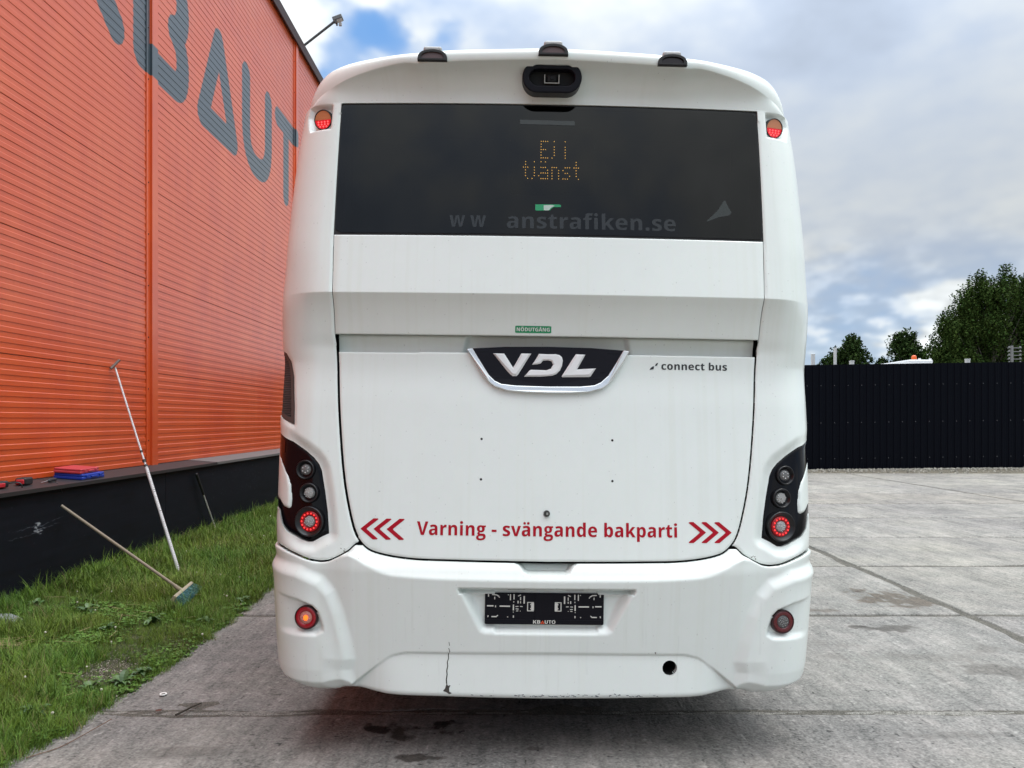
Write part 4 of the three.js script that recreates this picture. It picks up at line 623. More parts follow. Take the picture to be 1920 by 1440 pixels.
    mesh('red_ring', new THREE.LatheGeometry([[0.029, 0.004], [0.033, 0.0085], [0.044, 0.0085], [0.049, 0.004]].map((a) => new THREE.Vector2(...a)), 40).rotateX(Math.PI / 2), phys(s < 0 ? lin(0.33, 0.008, 0.018) : lin(0.10, 0.004, 0.008), 0.15, { clearcoat: 0.4 }), o);
    mesh('lens', new THREE.LatheGeometry([[0.0001, 0.010], [0.015, 0.0095], [0.026, 0.007], [0.029, 0.003]].map((a) => new THREE.Vector2(...a)), 32).rotateX(Math.PI / 2), phys(s < 0 ? lin(0.5, 0.2, 0.17) : lin(0.10, 0.10, 0.10), 0.2), o);
    const gl = []; for (let k = 0; k < 18; k++) { const a = k * 2.399, r = 0.0055 * Math.sqrt(k); gl.push(new THREE.SphereGeometry(0.0034, 6, 4).translate(Math.cos(a) * r, Math.sin(a) * r, 0.0095 - r * 0.08)); }
    mesh('reflector_cells', merge(gl), phys(s < 0 ? lin(0.75, 0.35, 0.3) : lin(0.28, 0.28, 0.28), 0.12, { metalness: 0.5 }), o);
    if (s < 0) mesh('lit_bulb', new THREE.SphereGeometry(0.0115, 14, 8).scale(1, 1.1, 0.5).translate(0.001, 0, 0.0105), new THREE.MeshStandardMaterial({ color: lin(0.4, 0.1, 0.01), emissive: lin(1, 0.13, 0.012), emissiveIntensity: 1.3 }), o);
  }
}
// ---- lamp clusters in the pillars
for (const s of [-1, 1]) {
  const o = new THREE.Group(); o.name = 'tail_lamp_cluster'; bus.add(o);
  const keep = (u, v) => Math.min(lampSdf(Math.abs(u), v) - 0.002, -wingSdf(Math.abs(u), v) + 0.004), us = s > 0 ? range(0.97, 1.52, 0.008) : range(-1.52, -0.97, 0.008);
  mesh('housing', panelGeo(us, range(0.96, 1.51, 0.008), keep, (u, v) => -0.028 + 0.023 * sstep(1.13, 1.25, Math.abs(u)) - roundDrop(lampSdf(Math.abs(u), v) - 0.002, 0.012) * 0.4, 0.02), gloss, o);
  mesh('side_fin', panelGeo(us, range(1.09, 1.44, 0.006), (u, v) => wingSdf(Math.abs(u), v), (u, v) => -0.004 - roundDrop(wingSdf(Math.abs(u), v), 0.016), 0.04), white, o);
  if (s < 0) decal('side_reflector', [[-1.275, 1.37], [-1.25, 1.37], [-1.247, 1.425], [-1.275, 1.435]], phys(lin(0.03, 0.002, 0.003), 0.2), o, -0.003, 0.01);
  const lamps = [[1.123, 1.299, 0.0455, 0.0262, 0], [1.0975, 1.1935, 0.0465, 0.0262, 1], [1.0895, 1.0645, 0.070, 0.0262, 2]];
  for (const [u, v, ro, rl, kind] of lamps) {
    const p = On(s * u, v, -0.028), L = new THREE.Group(); L.name = kind === 2 ? 'brake_lamp' : kind ? 'reverse_lamp' : 'turn_lamp'; L.position.set(p[0], p[1], p[2] + (kind === 2 ? 0.018 : 0.012)); L.rotation.set(-0.04, s * 0.20, 0); o.add(L);
    const lat = (pts, seg = 40) => new THREE.LatheGeometry(pts.map((a) => new THREE.Vector2(...a)), seg).rotateX(Math.PI / 2);
    mesh('bowl', lat([[ro, -0.05], [ro, 0.0], [ro - 0.003, 0.006], [ro - 0.008, 0.004], [(kind === 2 ? 0.050 : rl + 0.006), -0.010], [rl, -0.012]]), phys(lin(0.006, 0.006, 0.008), 0.3), L);
    mesh('lens', lat([[0.0001, 0.0], [0.014, -0.001], [rl - 0.003, -0.005], [rl, -0.012]], 32), phys([lin(0.16, 0.16, 0.16), lin(0.30, 0.30, 0.29), lin(0.26, 0.26, 0.26)][kind], 0.16), L);
    const cells = []; if (kind === 0) for (let k = 0; k < 6; k++) { const a = k * Math.PI / 3 + 0.5; cells.push(new THREE.SphereGeometry(0.0036, 8, 5).translate(Math.cos(a) * 0.0145, Math.sin(a) * 0.0145, -0.001)); } else for (let k = 0; k < 26; k++) { const a = k * 2.399, r = 0.0047 * Math.sqrt(k); cells.push(new THREE.SphereGeometry(0.003, 6, 4).translate(Math.cos(a) * r, Math.sin(a) * r, -r * 0.18 + 0.0005)); }
    mesh('reflector_cells', merge(cells), phys(lin(0.62, 0.62, 0.62), 0.14, { metalness: 0.6 }), L);
    if (kind === 2) {
      mesh('red_ring', lat([[0.0275, -0.010], [0.031, -0.004], [0.043, -0.004], [0.0475, -0.010]]), new THREE.MeshPhysicalMaterial({ color: lin(0.30, 0.004, 0.009), roughness: 0.2, emissive: lin(1, 0.01, 0.015), emissiveIntensity: 0.05 }), L);
      const d = []; for (let k = 0; k < 14; k++) { const a = k / 14 * 6.2832; d.push(new THREE.SphereGeometry(0.0042, 8, 5).scale(1, 1, 0.6).translate(Math.cos(a) * 0.037, Math.sin(a) * 0.037, -0.0035)); }
      mesh('lit_dots', merge(d), new THREE.MeshStandardMaterial({ color: lin(0.6, 0.02, 0.02), emissive: lin(1, 0.05, 0.05), emissiveIntensity: 0.75 }), L);
    }
  }
  // high marker lamp in its pocket
  const p = On(s * 1.112, 2.984, -0.024), m = new THREE.Group(); m.name = 'high_marker_lamp'; m.position.set(p[0], p[1], p[2] + 0.012); m.rotation.set(0.12, s * 0.30, 0, 'YXZ'); bus.add(m);
  const lat = (pts) => new THREE.LatheGeometry(pts.map((a) => new THREE.Vector2(...a)), 36).rotateX(Math.PI / 2);
  mesh('bezel', lat([[0.0475, -0.04], [0.0475, 0.004], [0.045, 0.008], [0.0425, 0.006], [0.042, 0]]), rubber, m);
  const half = (a0) => new THREE.CircleGeometry(0.0425, 28, a0, Math.PI);
  mesh('amber_lens', half(0).translate(0, 0.0004, 0.004), phys(lin(0.62, 0.24, 0.11), 0.2, { clearcoat: 0.5 }), m);
  mesh('red_lens', half(Math.PI).translate(0, -0.0004, 0.004), new THREE.MeshPhysicalMaterial({ color: lin(0.5, 0.02, 0.03), roughness: 0.2, emissive: lin(1, 0.02, 0.03), emissiveIntensity: 0.22 }), m);
  const d = []; for (const [y, n] of [[-0.010, 4], [-0.021, 4], [-0.031, 3]]) for (let k = 0; k < n; k++) d.push(new THREE.SphereGeometry(0.0042, 8, 5).translate((k - (n - 1) / 2) * 0.0165, y, 0.004));
  mesh('lit_dots', merge(d), new THREE.MeshStandardMaterial({ color: lin(0.6, 0.05, 0.05), emissive: lin(1, 0.10, 0.10), emissiveIntensity: 0.9 }), m);
}
{ // vent grille on the left corner: moulded frame with a honeycomb
  const o = new THREE.Group(); o.name = 'vent_grille'; bus.add(o); const m = std(lin(0.075, 0.064, 0.062), 0.55);
  const innerSdf = (u, v) => grillSdf(u, v) - 0.022 - 0.05 * sstep(1.60, 1.52, v) * sstep(1.32, 1.2, -u) * 0;
  mesh('frame', panelGeo(range(-1.5, -1.17, 0.006), range(1.49, 1.88, 0.006), (u, v) => Math.min(grillSdf(u, v) - 0.002, 0.001 - innerSdf(u, v)), () => -0.004, 0.03), m, o);
  const pos = [], st = 0.0125, quad = (a, b, c, d) => pos.push(...a, ...b, ...c, ...a, ...c, ...d);
  for (let j = 0; j < 40; j++) for (let i = 0; i < 30; i++) {
    const u = -1.19 - i * st - (j & 1) * st / 2, v = 1.51 + j * st * 0.9; if (u < -1.5 || innerSdf(u, v) < 0.001) continue;
    for (let k = 0; k < 6; k++) { const a = (k + 0.5) * Math.PI / 3, b = (k + 1.5) * Math.PI / 3, R = st * 0.60, r = st * 0.42, P = (q, t, h) => On(u + Math.cos(t) * q, v + Math.sin(t) * q, h); quad(P(R, a, -0.006), P(R, b, -0.006), P(r, b, -0.006), P(r, a, -0.006)); quad(P(r, a, -0.006), P(r, b, -0.006), P(r, b, -0.018), P(r, a, -0.018)); }
  }
  const g = new THREE.BufferGeometry(); g.setAttribute('position', new THREE.Float32BufferAttribute(pos, 3)); g.computeVertexNormals(); stuff(mesh('honeycomb', g, std(lin(0.06, 0.055, 0.056), 0.55, { side: THREE.DoubleSide }), o));
}
{ // reversing camera in its oval housing under the spoiler lip
  const o = new THREE.Group(); o.name = 'rear_camera'; o.position.set(0.0, 3.112, -0.072); o.rotation.x = 0.12; bus.add(o);
  const stad = (hx, hy, sh) => { const r = hy; sh.moveTo(-hx + r, -hy); sh.lineTo(hx - r, -hy); sh.absarc(hx - r, 0, r, -Math.PI / 2, Math.PI / 2, false); sh.lineTo(-hx + r, hy); sh.absarc(-hx + r, 0, r, Math.PI / 2, Math.PI * 1.5, false); return sh; };
  const sh = stad(0.131, 0.062, new THREE.Shape()); sh.holes.push(stad(0.110, 0.042, new THREE.Path()));
  mesh('oval_frame', new THREE.ExtrudeGeometry(sh, { depth: 0.16, bevelEnabled: true, bevelSize: 0.006, bevelThickness: 0.006, bevelSegments: 3, curveSegments: 24 }).translate(0, 0, -0.172), satin, o);
  mesh('back_plate', new THREE.ShapeGeometry(stad(0.12, 0.048, new THREE.Shape()), 16).translate(0, 0, -0.055), black, o);
  const gm = std(lin(0.42, 0.40, 0.36), 0.45, { metalness: 0.5 });
  mesh('bracket', merge([box(0.004, 0.036, 0.02, -0.033, 0.0, -0.04), box(0.004, 0.036, 0.02, 0.033, 0.0, -0.04), box(0.07, 0.004, 0.02, 0, -0.019, -0.04)]), gm, o);
  mesh('lens_block', rbox(0.042, 0.030, 0.02, 0.003, 0, 0.002, -0.042), black, o);
  mesh('lens', new THREE.CylinderGeometry(0.007, 0.007, 0.006, 14).rotateX(Math.PI / 2).translate(0, 0.002, -0.030), gloss, o);
}
for (const x of [-0.547, 0, 0.546]) { // three roof marker lamps with hoods
  const a = Math.abs(x), o = new THREE.Group(); o.name = 'roof_marker_lamp'; o.position.set(x, cY(a) + (x ? 0.004 : 0.012), cZ(a) + 0.002); bus.add(o);
  const half = (hw, hh, sh) => { sh.moveTo(-hw, 0); for (let k = 0; k <= 20; k++) { const t = Math.PI - k / 20 * Math.PI; sh.lineTo(Math.cos(t) * hw, 0.006 + Math.pow(Math.sin(t), 0.8) * hh); } sh.lineTo(hw, 0); sh.lineTo(-hw, 0); return sh; };
  const body = half(0.064, 0.040, new THREE.Shape()), hole = half(0.050, 0.024, new THREE.Path()); const hp = new THREE.Path(hole.getPoints().map((q) => new THREE.Vector2(q.x, q.y + 0.006))); body.holes.push(hp);
  mesh('rubber_rim', new THREE.ExtrudeGeometry(body, { depth: 0.016, bevelEnabled: true, bevelSize: 0.003, bevelThickness: 0.003, bevelSegments: 2 }), rubber, o);
  mesh('lens', new THREE.ExtrudeGeometry(half(0.052, 0.026, new THREE.Shape()), { depth: 0.008, bevelEnabled: true, bevelSize: 0.002, bevelThickness: 0.003, bevelSegments: 2 }).translate(0, 0.005, 0.0), phys(x > 0.3 ? lin(0.02, 0.014, 0.014) : lin(0.13, 0.085, 0.085), 0.25), o);
  mesh('hood', rbox(0.085, 0.026, 0.11, 0.011, 0, 0.056, -0.050), std(lin(0.42, 0.43, 0.43), 0.5), o);
}
{ // body behind the rear shell, inner frame, underside, wheels
  const prof = []; for (const v of [0.34, 0.5, 0.9, 1.2, 1.5, 1.9, 2.3, 2.6, 2.9, 3.06]) prof.push([Wd(v) * persp(v) - 0.004, 1.54 + (v - 1.54) * persp(v)]); prof.push([1.19, 3.07], [1.15, 3.15], [1.08, 3.22], [0.95, 3.27], [0.6, 3.34], [0, 3.355]);
  const sh = new THREE.Shape([...prof.map(([x, y]) => new THREE.Vector2(x, y)), ...[...prof].reverse().slice(1).map(([x, y]) => new THREE.Vector2(-x, y))]);
  mesh('body_shell', new THREE.ExtrudeGeometry(sh, { depth: 11.4, bevelEnabled: false, steps: 1 }).translate(0, 0, -12.2), white, bus).visible = true;
  const kw = polySdf([[-1.005, 2.39], [-1.012, 3.056], [1.012, 3.056], [1.005, 2.39]]);
  mesh('inner_frame', panelGeo(range(-1.55, 1.55, 0.03), range(0.36, 3.055, 0.03), (u, v) => -kw(u, v), () => -0.145, 0), black, bus);
  for (const s of [-1, 1]) { const g = []; for (const v of [2.55, 2.85]) g.push(box(0.01, 0.52, 1.5, s * 1.262, 2.72, 0)); for (let k = 0; k < 6; k++) mesh('side_window', box(0.012, 0.95, 1.62, s * (Wd(2.3) - 0.008), 2.25, -2.2 - k * 1.72), gloss, bus); }
  mesh('underbody', merge([box(2.2, 0.5, 11.6, 0, 0.68, -6.3), box(1.2, 0.2, 1.6, 0.2, 0.36, -1.4)]), black, bus);
  const tyre = std(lin(0.018, 0.018, 0.018), 0.9), rim = std(lin(0.4, 0.4, 0.4), 0.4, { metalness: 0.6 });
  const tg = new THREE.LatheGeometry([[0.29, -0.14], [0.44, -0.15], [0.49, -0.12], [0.5, 0], [0.49, 0.12], [0.44, 0.15], [0.29, 0.14]].map((a) => new THREE.Vector2(...a)), 36).rotateZ(Math.PI / 2), rg = new THREE.LatheGeometry([[0.02, 0.02], [0.12, 0.05], [0.2, 0.02], [0.27, 0.1], [0.3, 0.13]].map((a) => new THREE.Vector2(...a)), 28).rotateZ(Math.PI / 2);
  for (const [x, z] of [[-1.08, -3.3], [-0.76, -3.3], [1.08, -3.3], [0.76, -3.3], [-1.05, -9.4], [1.05, -9.4]]) { const w = mesh('wheel', tg, tyre, bus); w.position.set(x, 0.495, z); const r = mesh('rim', rg, rim, w); r.rotation.y = x > 0 ? Math.PI : 0; }
}

// ---------------------------------------------------------------- grass verge along the plinth
const verge = (x, d) => { const e = -2.18 + 0.30 * (fbm(d * 1.4, 3, 1, 3) - 0.5) + 0.10 * (n2(d * 5, 2) - 0.5); return 0.055 * sstep(e + 0.05, e - 0.55, x) + 0.03 * sstep(-3.2, -3.9, x) + 0.035 * (fbm(x * 2.2, 1, d * 2.2, 3) - 0.5) * sstep(e, e - 0.4, x) - 0.05 * sstep(e - 0.04, e + 0.06, x); };
const edgeAt = (d) => -2.18 + 0.30 * (fbm(d * 1.4, 3, 1, 3) - 0.5) + 0.10 * (n2(d * 5, 2) - 0.5);
{
  const g = new THREE.PlaneGeometry(1.95, 20, 60, 420).rotateX(-Math.PI / 2).translate(-2.975, 0, -11), p = g.attributes.position, uv = g.attributes.uv;
  for (let i = 0; i < p.count; i++) { const x = p.getX(i), d = -p.getZ(i); p.setY(i, verge(x, d)); uv.setXY(i, x / 1.2, d / 1.2); }
  g.computeVertexNormals(); struct(mesh('verge_soil', g, soilMat(1, [0.30, 0.34, 0.20])), 'soil of the grass verge beside the plinth');
}
{
  const blade = (pos, nor, bx, bz, az, len, w, bend) => {
    const n = 3, dx = Math.cos(az), dz = Math.sin(az), sx = -dz, sz = dx; let L = null;
    for (let k = 0; k <= n; k++) { const t = k / n, y = len * (t - 0.28 * bend * t * t), o = len * bend * t * t * 0.8, ww = w * (1 - t * 0.95), c = [bx + dx * o, y, bz + dz * o], a = [c[0] - sx * ww, c[1], c[2] - sz * ww], b = [c[0] + sx * ww, c[1], c[2] + sz * ww]; if (L) { pos.push(...L[0], ...L[1], ...b); if (k < n) pos.push(...L[0], ...b, ...a); } L = [a, b]; }
  };
  const tuft = (seed, n, lo, hi, spread, w) => { const R = rng(seed), pos = []; for (let i = 0; i < n; i++) { const a = R() * 6.28, q = spread * Math.sqrt(R()); blade(pos, null, Math.cos(a) * q, Math.sin(a) * q, R() * 6.28, lo + (hi - lo) * R(), w * (0.7 + 0.6 * R()), 0.3 + 1.0 * R()); } const g = new THREE.BufferGeometry(); g.setAttribute('position', new THREE.Float32BufferAttribute(pos, 3)); g.computeVertexNormals(); return g; };
  const bare = (x, d) => Math.max(0.8 * sstep(1, 0.5, Math.hypot((x + 2.58) / 0.14, (d - 6.15) / 0.26)), 0.92 * sstep(1, 0.35, Math.hypot((x + 2.42) / 0.24, (d - 4.62) / 0.34)), sstep(1, 0.4, Math.hypot((x + 3.3) / 0.25, (d - 4.95) / 0.25)) * 0.8, sstep(1, 0.5, Math.hypot((x + 3.72) / 0.3, (d - 5.55) / 0.2)));
  const plant = (name, geo, count, mat, seed, place, label) => {
    const R = rng(seed), im = new THREE.InstancedMesh(geo, mat, count), M = new THREE.Matrix4(), Q = new THREE.Quaternion(), E = new THREE.Euler(); let k = 0, guard = 0;
    while (k < count && guard++ < count * 12) { const r = place(R); if (!r) continue; const [x, d, s, col] = r; M.compose(V3(x, verge(x, d) - 0.004, -d), Q.setFromEuler(E.set((R() - 0.5) * 0.5, R() * 6.28, (R() - 0.5) * 0.5)), V3(s, s * (0.8 + 0.5 * R()), s)); im.setMatrixAt(k, M); im.setColorAt(k, lin(...col)); k++; }
    im.count = k; im.name = name; shadows(im); stuff(im, label, name.includes('flower') ? 'flowers' : 'grass'); scene.add(im); return im;
  };
  const gm = phys(lin(1, 1, 1), 0.6, { side: THREE.DoubleSide, specularIntensity: 0.5 });
  const tone = (R, x, d) => { if (R() < 0.07) { const w = 0.6 + 0.6 * R(); return [w * 0.22, w * 0.19, w * 0.08]; } const v = 0.5 + 0.75 * R(), y = R(), patch = fbm(x * 1.7, 6, d * 1.7, 3) - 0.5; return [v * (0.098 + 0.05 * y + 0.08 * patch), v * (0.185 + 0.04 * y), v * (0.022 + 0.01 * R())]; };
  const spot = (R, near) => { const d = near ? 2.9 + 4.2 * R() : 6.5 + 9 * Math.pow(R(), 1.3), e = edgeAt(d), x = lerp(-3.9, e + 0.03, Math.pow(R(), 0.95)); if (R() < bare(x, d)) return null; return [x, d]; };
  plant('grass', tuft(1, 9, 0.035, 0.10, 0.03, 0.0017), 28000, gm, 101, (R) => { const q = spot(R, true); if (!q) return null; const [x, d] = q, t = 0.42 + 0.75 * sstep(0.3, 0.72, fbm(x * 2.5, 2, d * 2.5, 3)) * (0.6 + 0.4 * sstep(-2.2, -2.6, x)) + 0.4 * sstep(-3.5, -3.88, x); return [x, d, t * (0.75 + 0.5 * R()), tone(R, x, d)]; }, 'short green grass on the verge between plinth and concrete');
  plant('grass', tuft(2, 9, 0.05, 0.13, 0.035, 0.003), 13000, gm, 102, (R) => { const q = spot(R, false); if (!q) return null; const [x, d] = q, t = 0.65 + 0.7 * fbm(x * 2.5, 2, d * 2.5, 3) + 0.5 * sstep(-3.5, -3.88, x); return [x, d, t * (0.8 + 0.5 * R()), tone(R, x, d)]; }, 'farther grass of the verge running along the wall');
  plant('long_grass', tuft(3, 12, 0.12, 0.24, 0.05, 0.0026), 620, gm, 103, (R) => { const d = 3 + 10 * R(), x = R() < 0.6 ? -3.88 + 0.25 * R() * R() : -3.5 + 1.1 * R(); return [x, d, 0.55 + 0.6 * R(), tone(R, x, d)]; }, 'longer grass blades at the foot of the black plinth');
  const tri = (() => { const gs = []; for (let k = 0; k < 3; k++) gs.push(new THREE.CircleGeometry(0.009, 7).scale(0.85, 1.15, 1).rotateX(-Math.PI / 2 + 0.3).translate(0, 0.028, -0.010).rotateY(k * 2.094)); return merge(gs); })();
  plant('clover_leaves', tri, 14000, gm, 104, (R) => { const q = spot(R, R() < 0.75); if (!q) return null; const [x, d] = q; if (fbm(x * 2, 8, d * 2, 3) + 0.25 * (R() - 0.5) < 0.46) return null; const v = 0.7 + 0.6 * R(); return [x, d, 0.55 + 0.5 * R(), [v * 0.08, v * 0.165, v * 0.025]]; }, 'low clover leaves between the grass');
  const fl = merge([new THREE.IcosahedronGeometry(0.009, 1).translate(0, 0.075, 0), new THREE.CylinderGeometry(0.0008, 0.0008, 0.075, 4).translate(0, 0.037, 0)]);
  plant('clover_flowers', fl, 60, std(lin(0.62, 0.6, 0.55), 0.8), 105, (R) => { const q = spot(R, R() < 0.6); if (!q) return null; return [...q, 0.5 + 0.4 * R(), [1, 0.96, 0.92]]; }, 'small white clover flowers dotted through the grass');
  // gravel showing through the worn patch
  const geo = new THREE.IcosahedronGeometry(1, 0), im = new THREE.InstancedMesh(geo, std(lin(0.34, 0.32, 0.29), 0.95), 1500), R = rng(106), M = new THREE.Matrix4(), Q = new THREE.Quaternion(), E = new THREE.Euler();
  for (let i = 0; i < 1500; i++) { const onEdge = i > 800, d = onEdge ? 3 + 8 * R() : 4.62 + 0.4 * (R() + R() - 1), x = onEdge ? edgeAt(d) + 0.07 * (R() + R() - 1.1) : -2.42 + 0.28 * (R() + R() - 1), s = 0.002 + 0.008 * R() * R() * R(); M.compose(V3(x, Math.max(verge(x, d), onEdge ? 0.001 : -1) + s * 0.3, -d), Q.setFromEuler(E.set(R() * 6, R() * 6, R() * 6)), V3(s * 1.3, s * 0.7, s)); im.setMatrixAt(i, M); const v = 0.5 + 0.9 * R(); im.setColorAt(i, lin(v, v * 0.95, v * 0.88)); }
  im.name = 'pebbles'; shadows(im); stuff(im, 'small pebbles in the worn patch and along the concrete edge', 'pebbles'); scene.add(im);
  // dry straw
  const sg = new THREE.CylinderGeometry(0.0012, 0.0012, 1, 4), st = new THREE.InstancedMesh(sg, std(lin(0.45, 0.36, 0.2), 0.9), 170);
  for (let i = 0; i < 170; i++) { const heap = i < 95, d = heap ? 4.92 + 0.16 * (R() + R() - 1) : 3.2 + 4 * R(), x = heap ? -3.27 + 0.2 * (R() + R() - 1) : -3.7 + 1.4 * R(), l = 0.05 + 0.16 * R(); M.compose(V3(x, verge(x, d) + 0.015 + 0.05 * R(), -d), Q.setFromEuler(E.set(1.57 + (R() - 0.5) * 0.9, 0, R() * 6.28)), V3(1, l, 1)); st.setMatrixAt(i, M); }
  st.name = 'dry_straw'; shadows(st); stuff(st, 'pale dry straw stems lying in the grass', 'straw'); scene.add(st);
}
{ // broad-leaved weeds: rosettes along the concrete edge
  const leaf = (() => { const pos = [], n = 7; let L = null; for (let k = 0; k <= n; k++) { const t = k / n, w = 0.022 * Math.sin(Math.PI * Math.pow(t, 0.7)) * (1 + 0.25 * (k & 1)) + 0.002, x = t * 0.13, y = 0.055 * Math.sin(t * 2.6), a = [x, y + 0.006, -w], c = [x, y, 0], b = [x, y + 0.006, w]; if (L) pos.push(...L[0], ...L[1], ...c, ...L[0], ...c, ...a, ...L[1], ...L[2], ...b, ...L[1], ...b, ...c); L = [a, c, b]; } const g = new THREE.BufferGeometry(); g.setAttribute('position', new THREE.Float32BufferAttribute(pos, 3)); g.computeVertexNormals(); return g; })();
  const mats = [[0.055, 0.125, 0.03], [0.07, 0.14, 0.035], [0.045, 0.10, 0.03]].map((c) => phys(lin(...c), 0.5, { side: THREE.DoubleSide })), R = rng(201);
  const spots = [[-2.24, 4.42, 1.1, 'large toothed-leaf rosette at the concrete edge below the worn patch'], [-2.36, 4.30, 1.0, 'toothed-leaf rosette left of the largest one by the worn patch'], [-2.22, 4.60, 0.8, 'small leaf rosette at the concrete edge right of the worn patch'], [-2.62, 5.62, 1.0, 'leaf rosette in the grass below the broom head'], [-2.85, 5.40, 0.9, 'leaf rosette in the grass left of and below the broom head'], [-2.28, 5.75, 0.9, 'leaf rosette beside the step of the concrete edge'], [-2.42, 3.90, 1.0, 'leaf rosette at the concrete edge near the bottom of the picture'], [-2.75, 4.1, 1.0, 'leaf rosette in the grass left of the lowest concrete edge'], [-3.25, 5.9, 1.1, 'leaf rosette in the grass under the broom handle'], [-2.25, 6.4, 0.9, 'leaf rosette in the grass close to the bus corner'], [-3.68, 5.95, 1.0, 'leaf rosette at the foot of the plinth near the concrete lump']];
  for (const [x, d, s, label] of spots) {
    const o = thing('dandelion_plant', label, 'weed', [x, Math.max(verge(x, d), 0) + 0.004, -d], 'broad-leaved weeds along the concrete edge');
    const n = 8 + Math.floor(R() * 5); for (let k = 0; k < n; k++) { const m = mesh('leaf', leaf, mats[Math.floor(R() * 3)], o); m.rotation.set(0, k / n * 6.28 + R() * 0.5, (R() - 0.3) * 0.5); m.scale.setScalar(s * (0.42 + 0.4 * R())); }
  }
}
// ---------------------------------------------------------------- tools left against the wall
{
  const o = thing('measuring_rod', 'white telescopic measuring rod leaning against the orange wall', 'measuring rod', [-3.22, 0.03, -7.46]);
  const a = V3(0, 0, 0), b = V3(-0.985, 2.06, -0.69), P = (t) => a.clone().lerp(b, t), w = std(lin(0.62, 0.62, 0.64), 0.4), dk = std(lin(0.02, 0.02, 0.02), 0.5);
  mesh('lower_tube', bar(P(0), P(0.51), 0.0165, 0.0165, 14), w, o); mesh('upper_tube', bar(P(0.5), P(1), 0.0095, 0.0095, 12), w, o);
  for (const t of [0.50, 0.525, 0.57]) mesh('clamp', bar(P(t), P(t + 0.010), t < 0.55 ? 0.0185 : 0.012, t < 0.55 ? 0.0185 : 0.012, 14), dk, o);
  mesh('foot', bar(P(-0.004), P(0.012), 0.0175, 0.0175, 12), std(lin(0.2, 0.2, 0.2), 0.6), o);
  const dir = b.clone().normalize(), side = V3(0.75, 0.2, 0.6).normalize(), marks = [], R = rng(4);
  for (let t = 0.03; t < 0.97; t += 0.0082) { const r = t < 0.5 ? 0.0163 : 0.0092, c = P(t).addScaledVector(side, r), g = box(r * (R() < 0.3 ? 1.0 : 0.55), 0.0026 + 0.004 * (R() < 0.25), 0.0014); g.applyMatrix4(new THREE.Matrix4().makeBasis(V3().crossVectors(dir, side).normalize(), dir, side.clone().addScaledVector(dir, -side.dot(dir)).normalize())); marks.push(g.translate(c.x, c.y, c.z)); }
  stuff(mesh('scale_marks', merge(marks), dk, o));
  const h = mesh('head_bracket', bar(P(1).add(V3(-0.02, -0.012, 0.05)), P(1).add(V3(0.035, 0.085, -0.02)), 0.017, 0.017, 4), std(lin(0.17, 0.14, 0.13), 0.5), o); h.userData.label = 'bent brown head piece';
}
{
  const o = thing('broom', 'push broom with teal bristles leaning on the black plinth', 'broom', [-2.70, 0.135, -6.3]);
  const wood = std(lin(0.24, 0.2, 0.15), 0.75), top = V3(-1.17, 0.665, -0.31), ax = V3(-0.06, 0.02, -0.52).normalize(), tilt = V3(0.8, -0.55, 0.1).normalize();
  mesh('handle', bar(V3(-0.01, 0.01, 0), top, 0.0125, 0.0125, 12), wood, o);
  const up = V3().crossVectors(tilt, ax).normalize(), B = new THREE.Matrix4().makeBasis(ax, up, tilt.clone().addScaledVector(ax, -tilt.dot(ax)).normalize());
  mesh('head_block', rbox(0.46, 0.05, 0.028, 0.006, 0, 0, 0).applyMatrix4(B), std(lin(0.34, 0.30, 0.22), 0.8), o);
  mesh('socket', bar(V3(0, 0, 0), top.clone().multiplyScalar(0.06), 0.019, 0.016, 10), wood, o);
  const R = rng(14), bm = [std(lin(0.04, 0.15, 0.17), 0.6), std(lin(0.06, 0.21, 0.22), 0.6)], br = [[], []];
  for (let i = 0; i < 620; i++) { const x = (R() - 0.5) * 0.45, y = (R() - 0.5) * 0.044, k = 0.085 + 0.02 * R(); br[i & 1].push(bar(V3(x, y, 0.012), V3(x + (R() - 0.5) * 0.035, y * 1.5 + (R() - 0.5) * 0.02, k), 0.0024, 0.0018, 3)); }
  for (const k of [0, 1]) stuff(mesh('bristles', merge(br[k]).applyMatrix4(B), bm[k], o));
}
{
  const o = thing('scraper_pole', 'thin white pole with a black grip leaning on the plinth', 'pole', [-3.82, 0.05, -9.98]);
  const a = V3(0, 0, 0), b = V3(-0.045, 0.82, 0.56), P = (t) => a.clone().lerp(b, t);
  mesh('shaft', bar(P(0), P(0.7), 0.0085, 0.0085, 10), std(lin(0.6, 0.6, 0.6), 0.4), o);
  mesh('grip', merge([bar(P(0.68), P(1), 0.0145, 0.0165, 12), new THREE.SphereGeometry(0.0165, 12, 8).translate(...P(1).toArray())]), std(lin(0.012, 0.012, 0.014), 0.6), o);
}
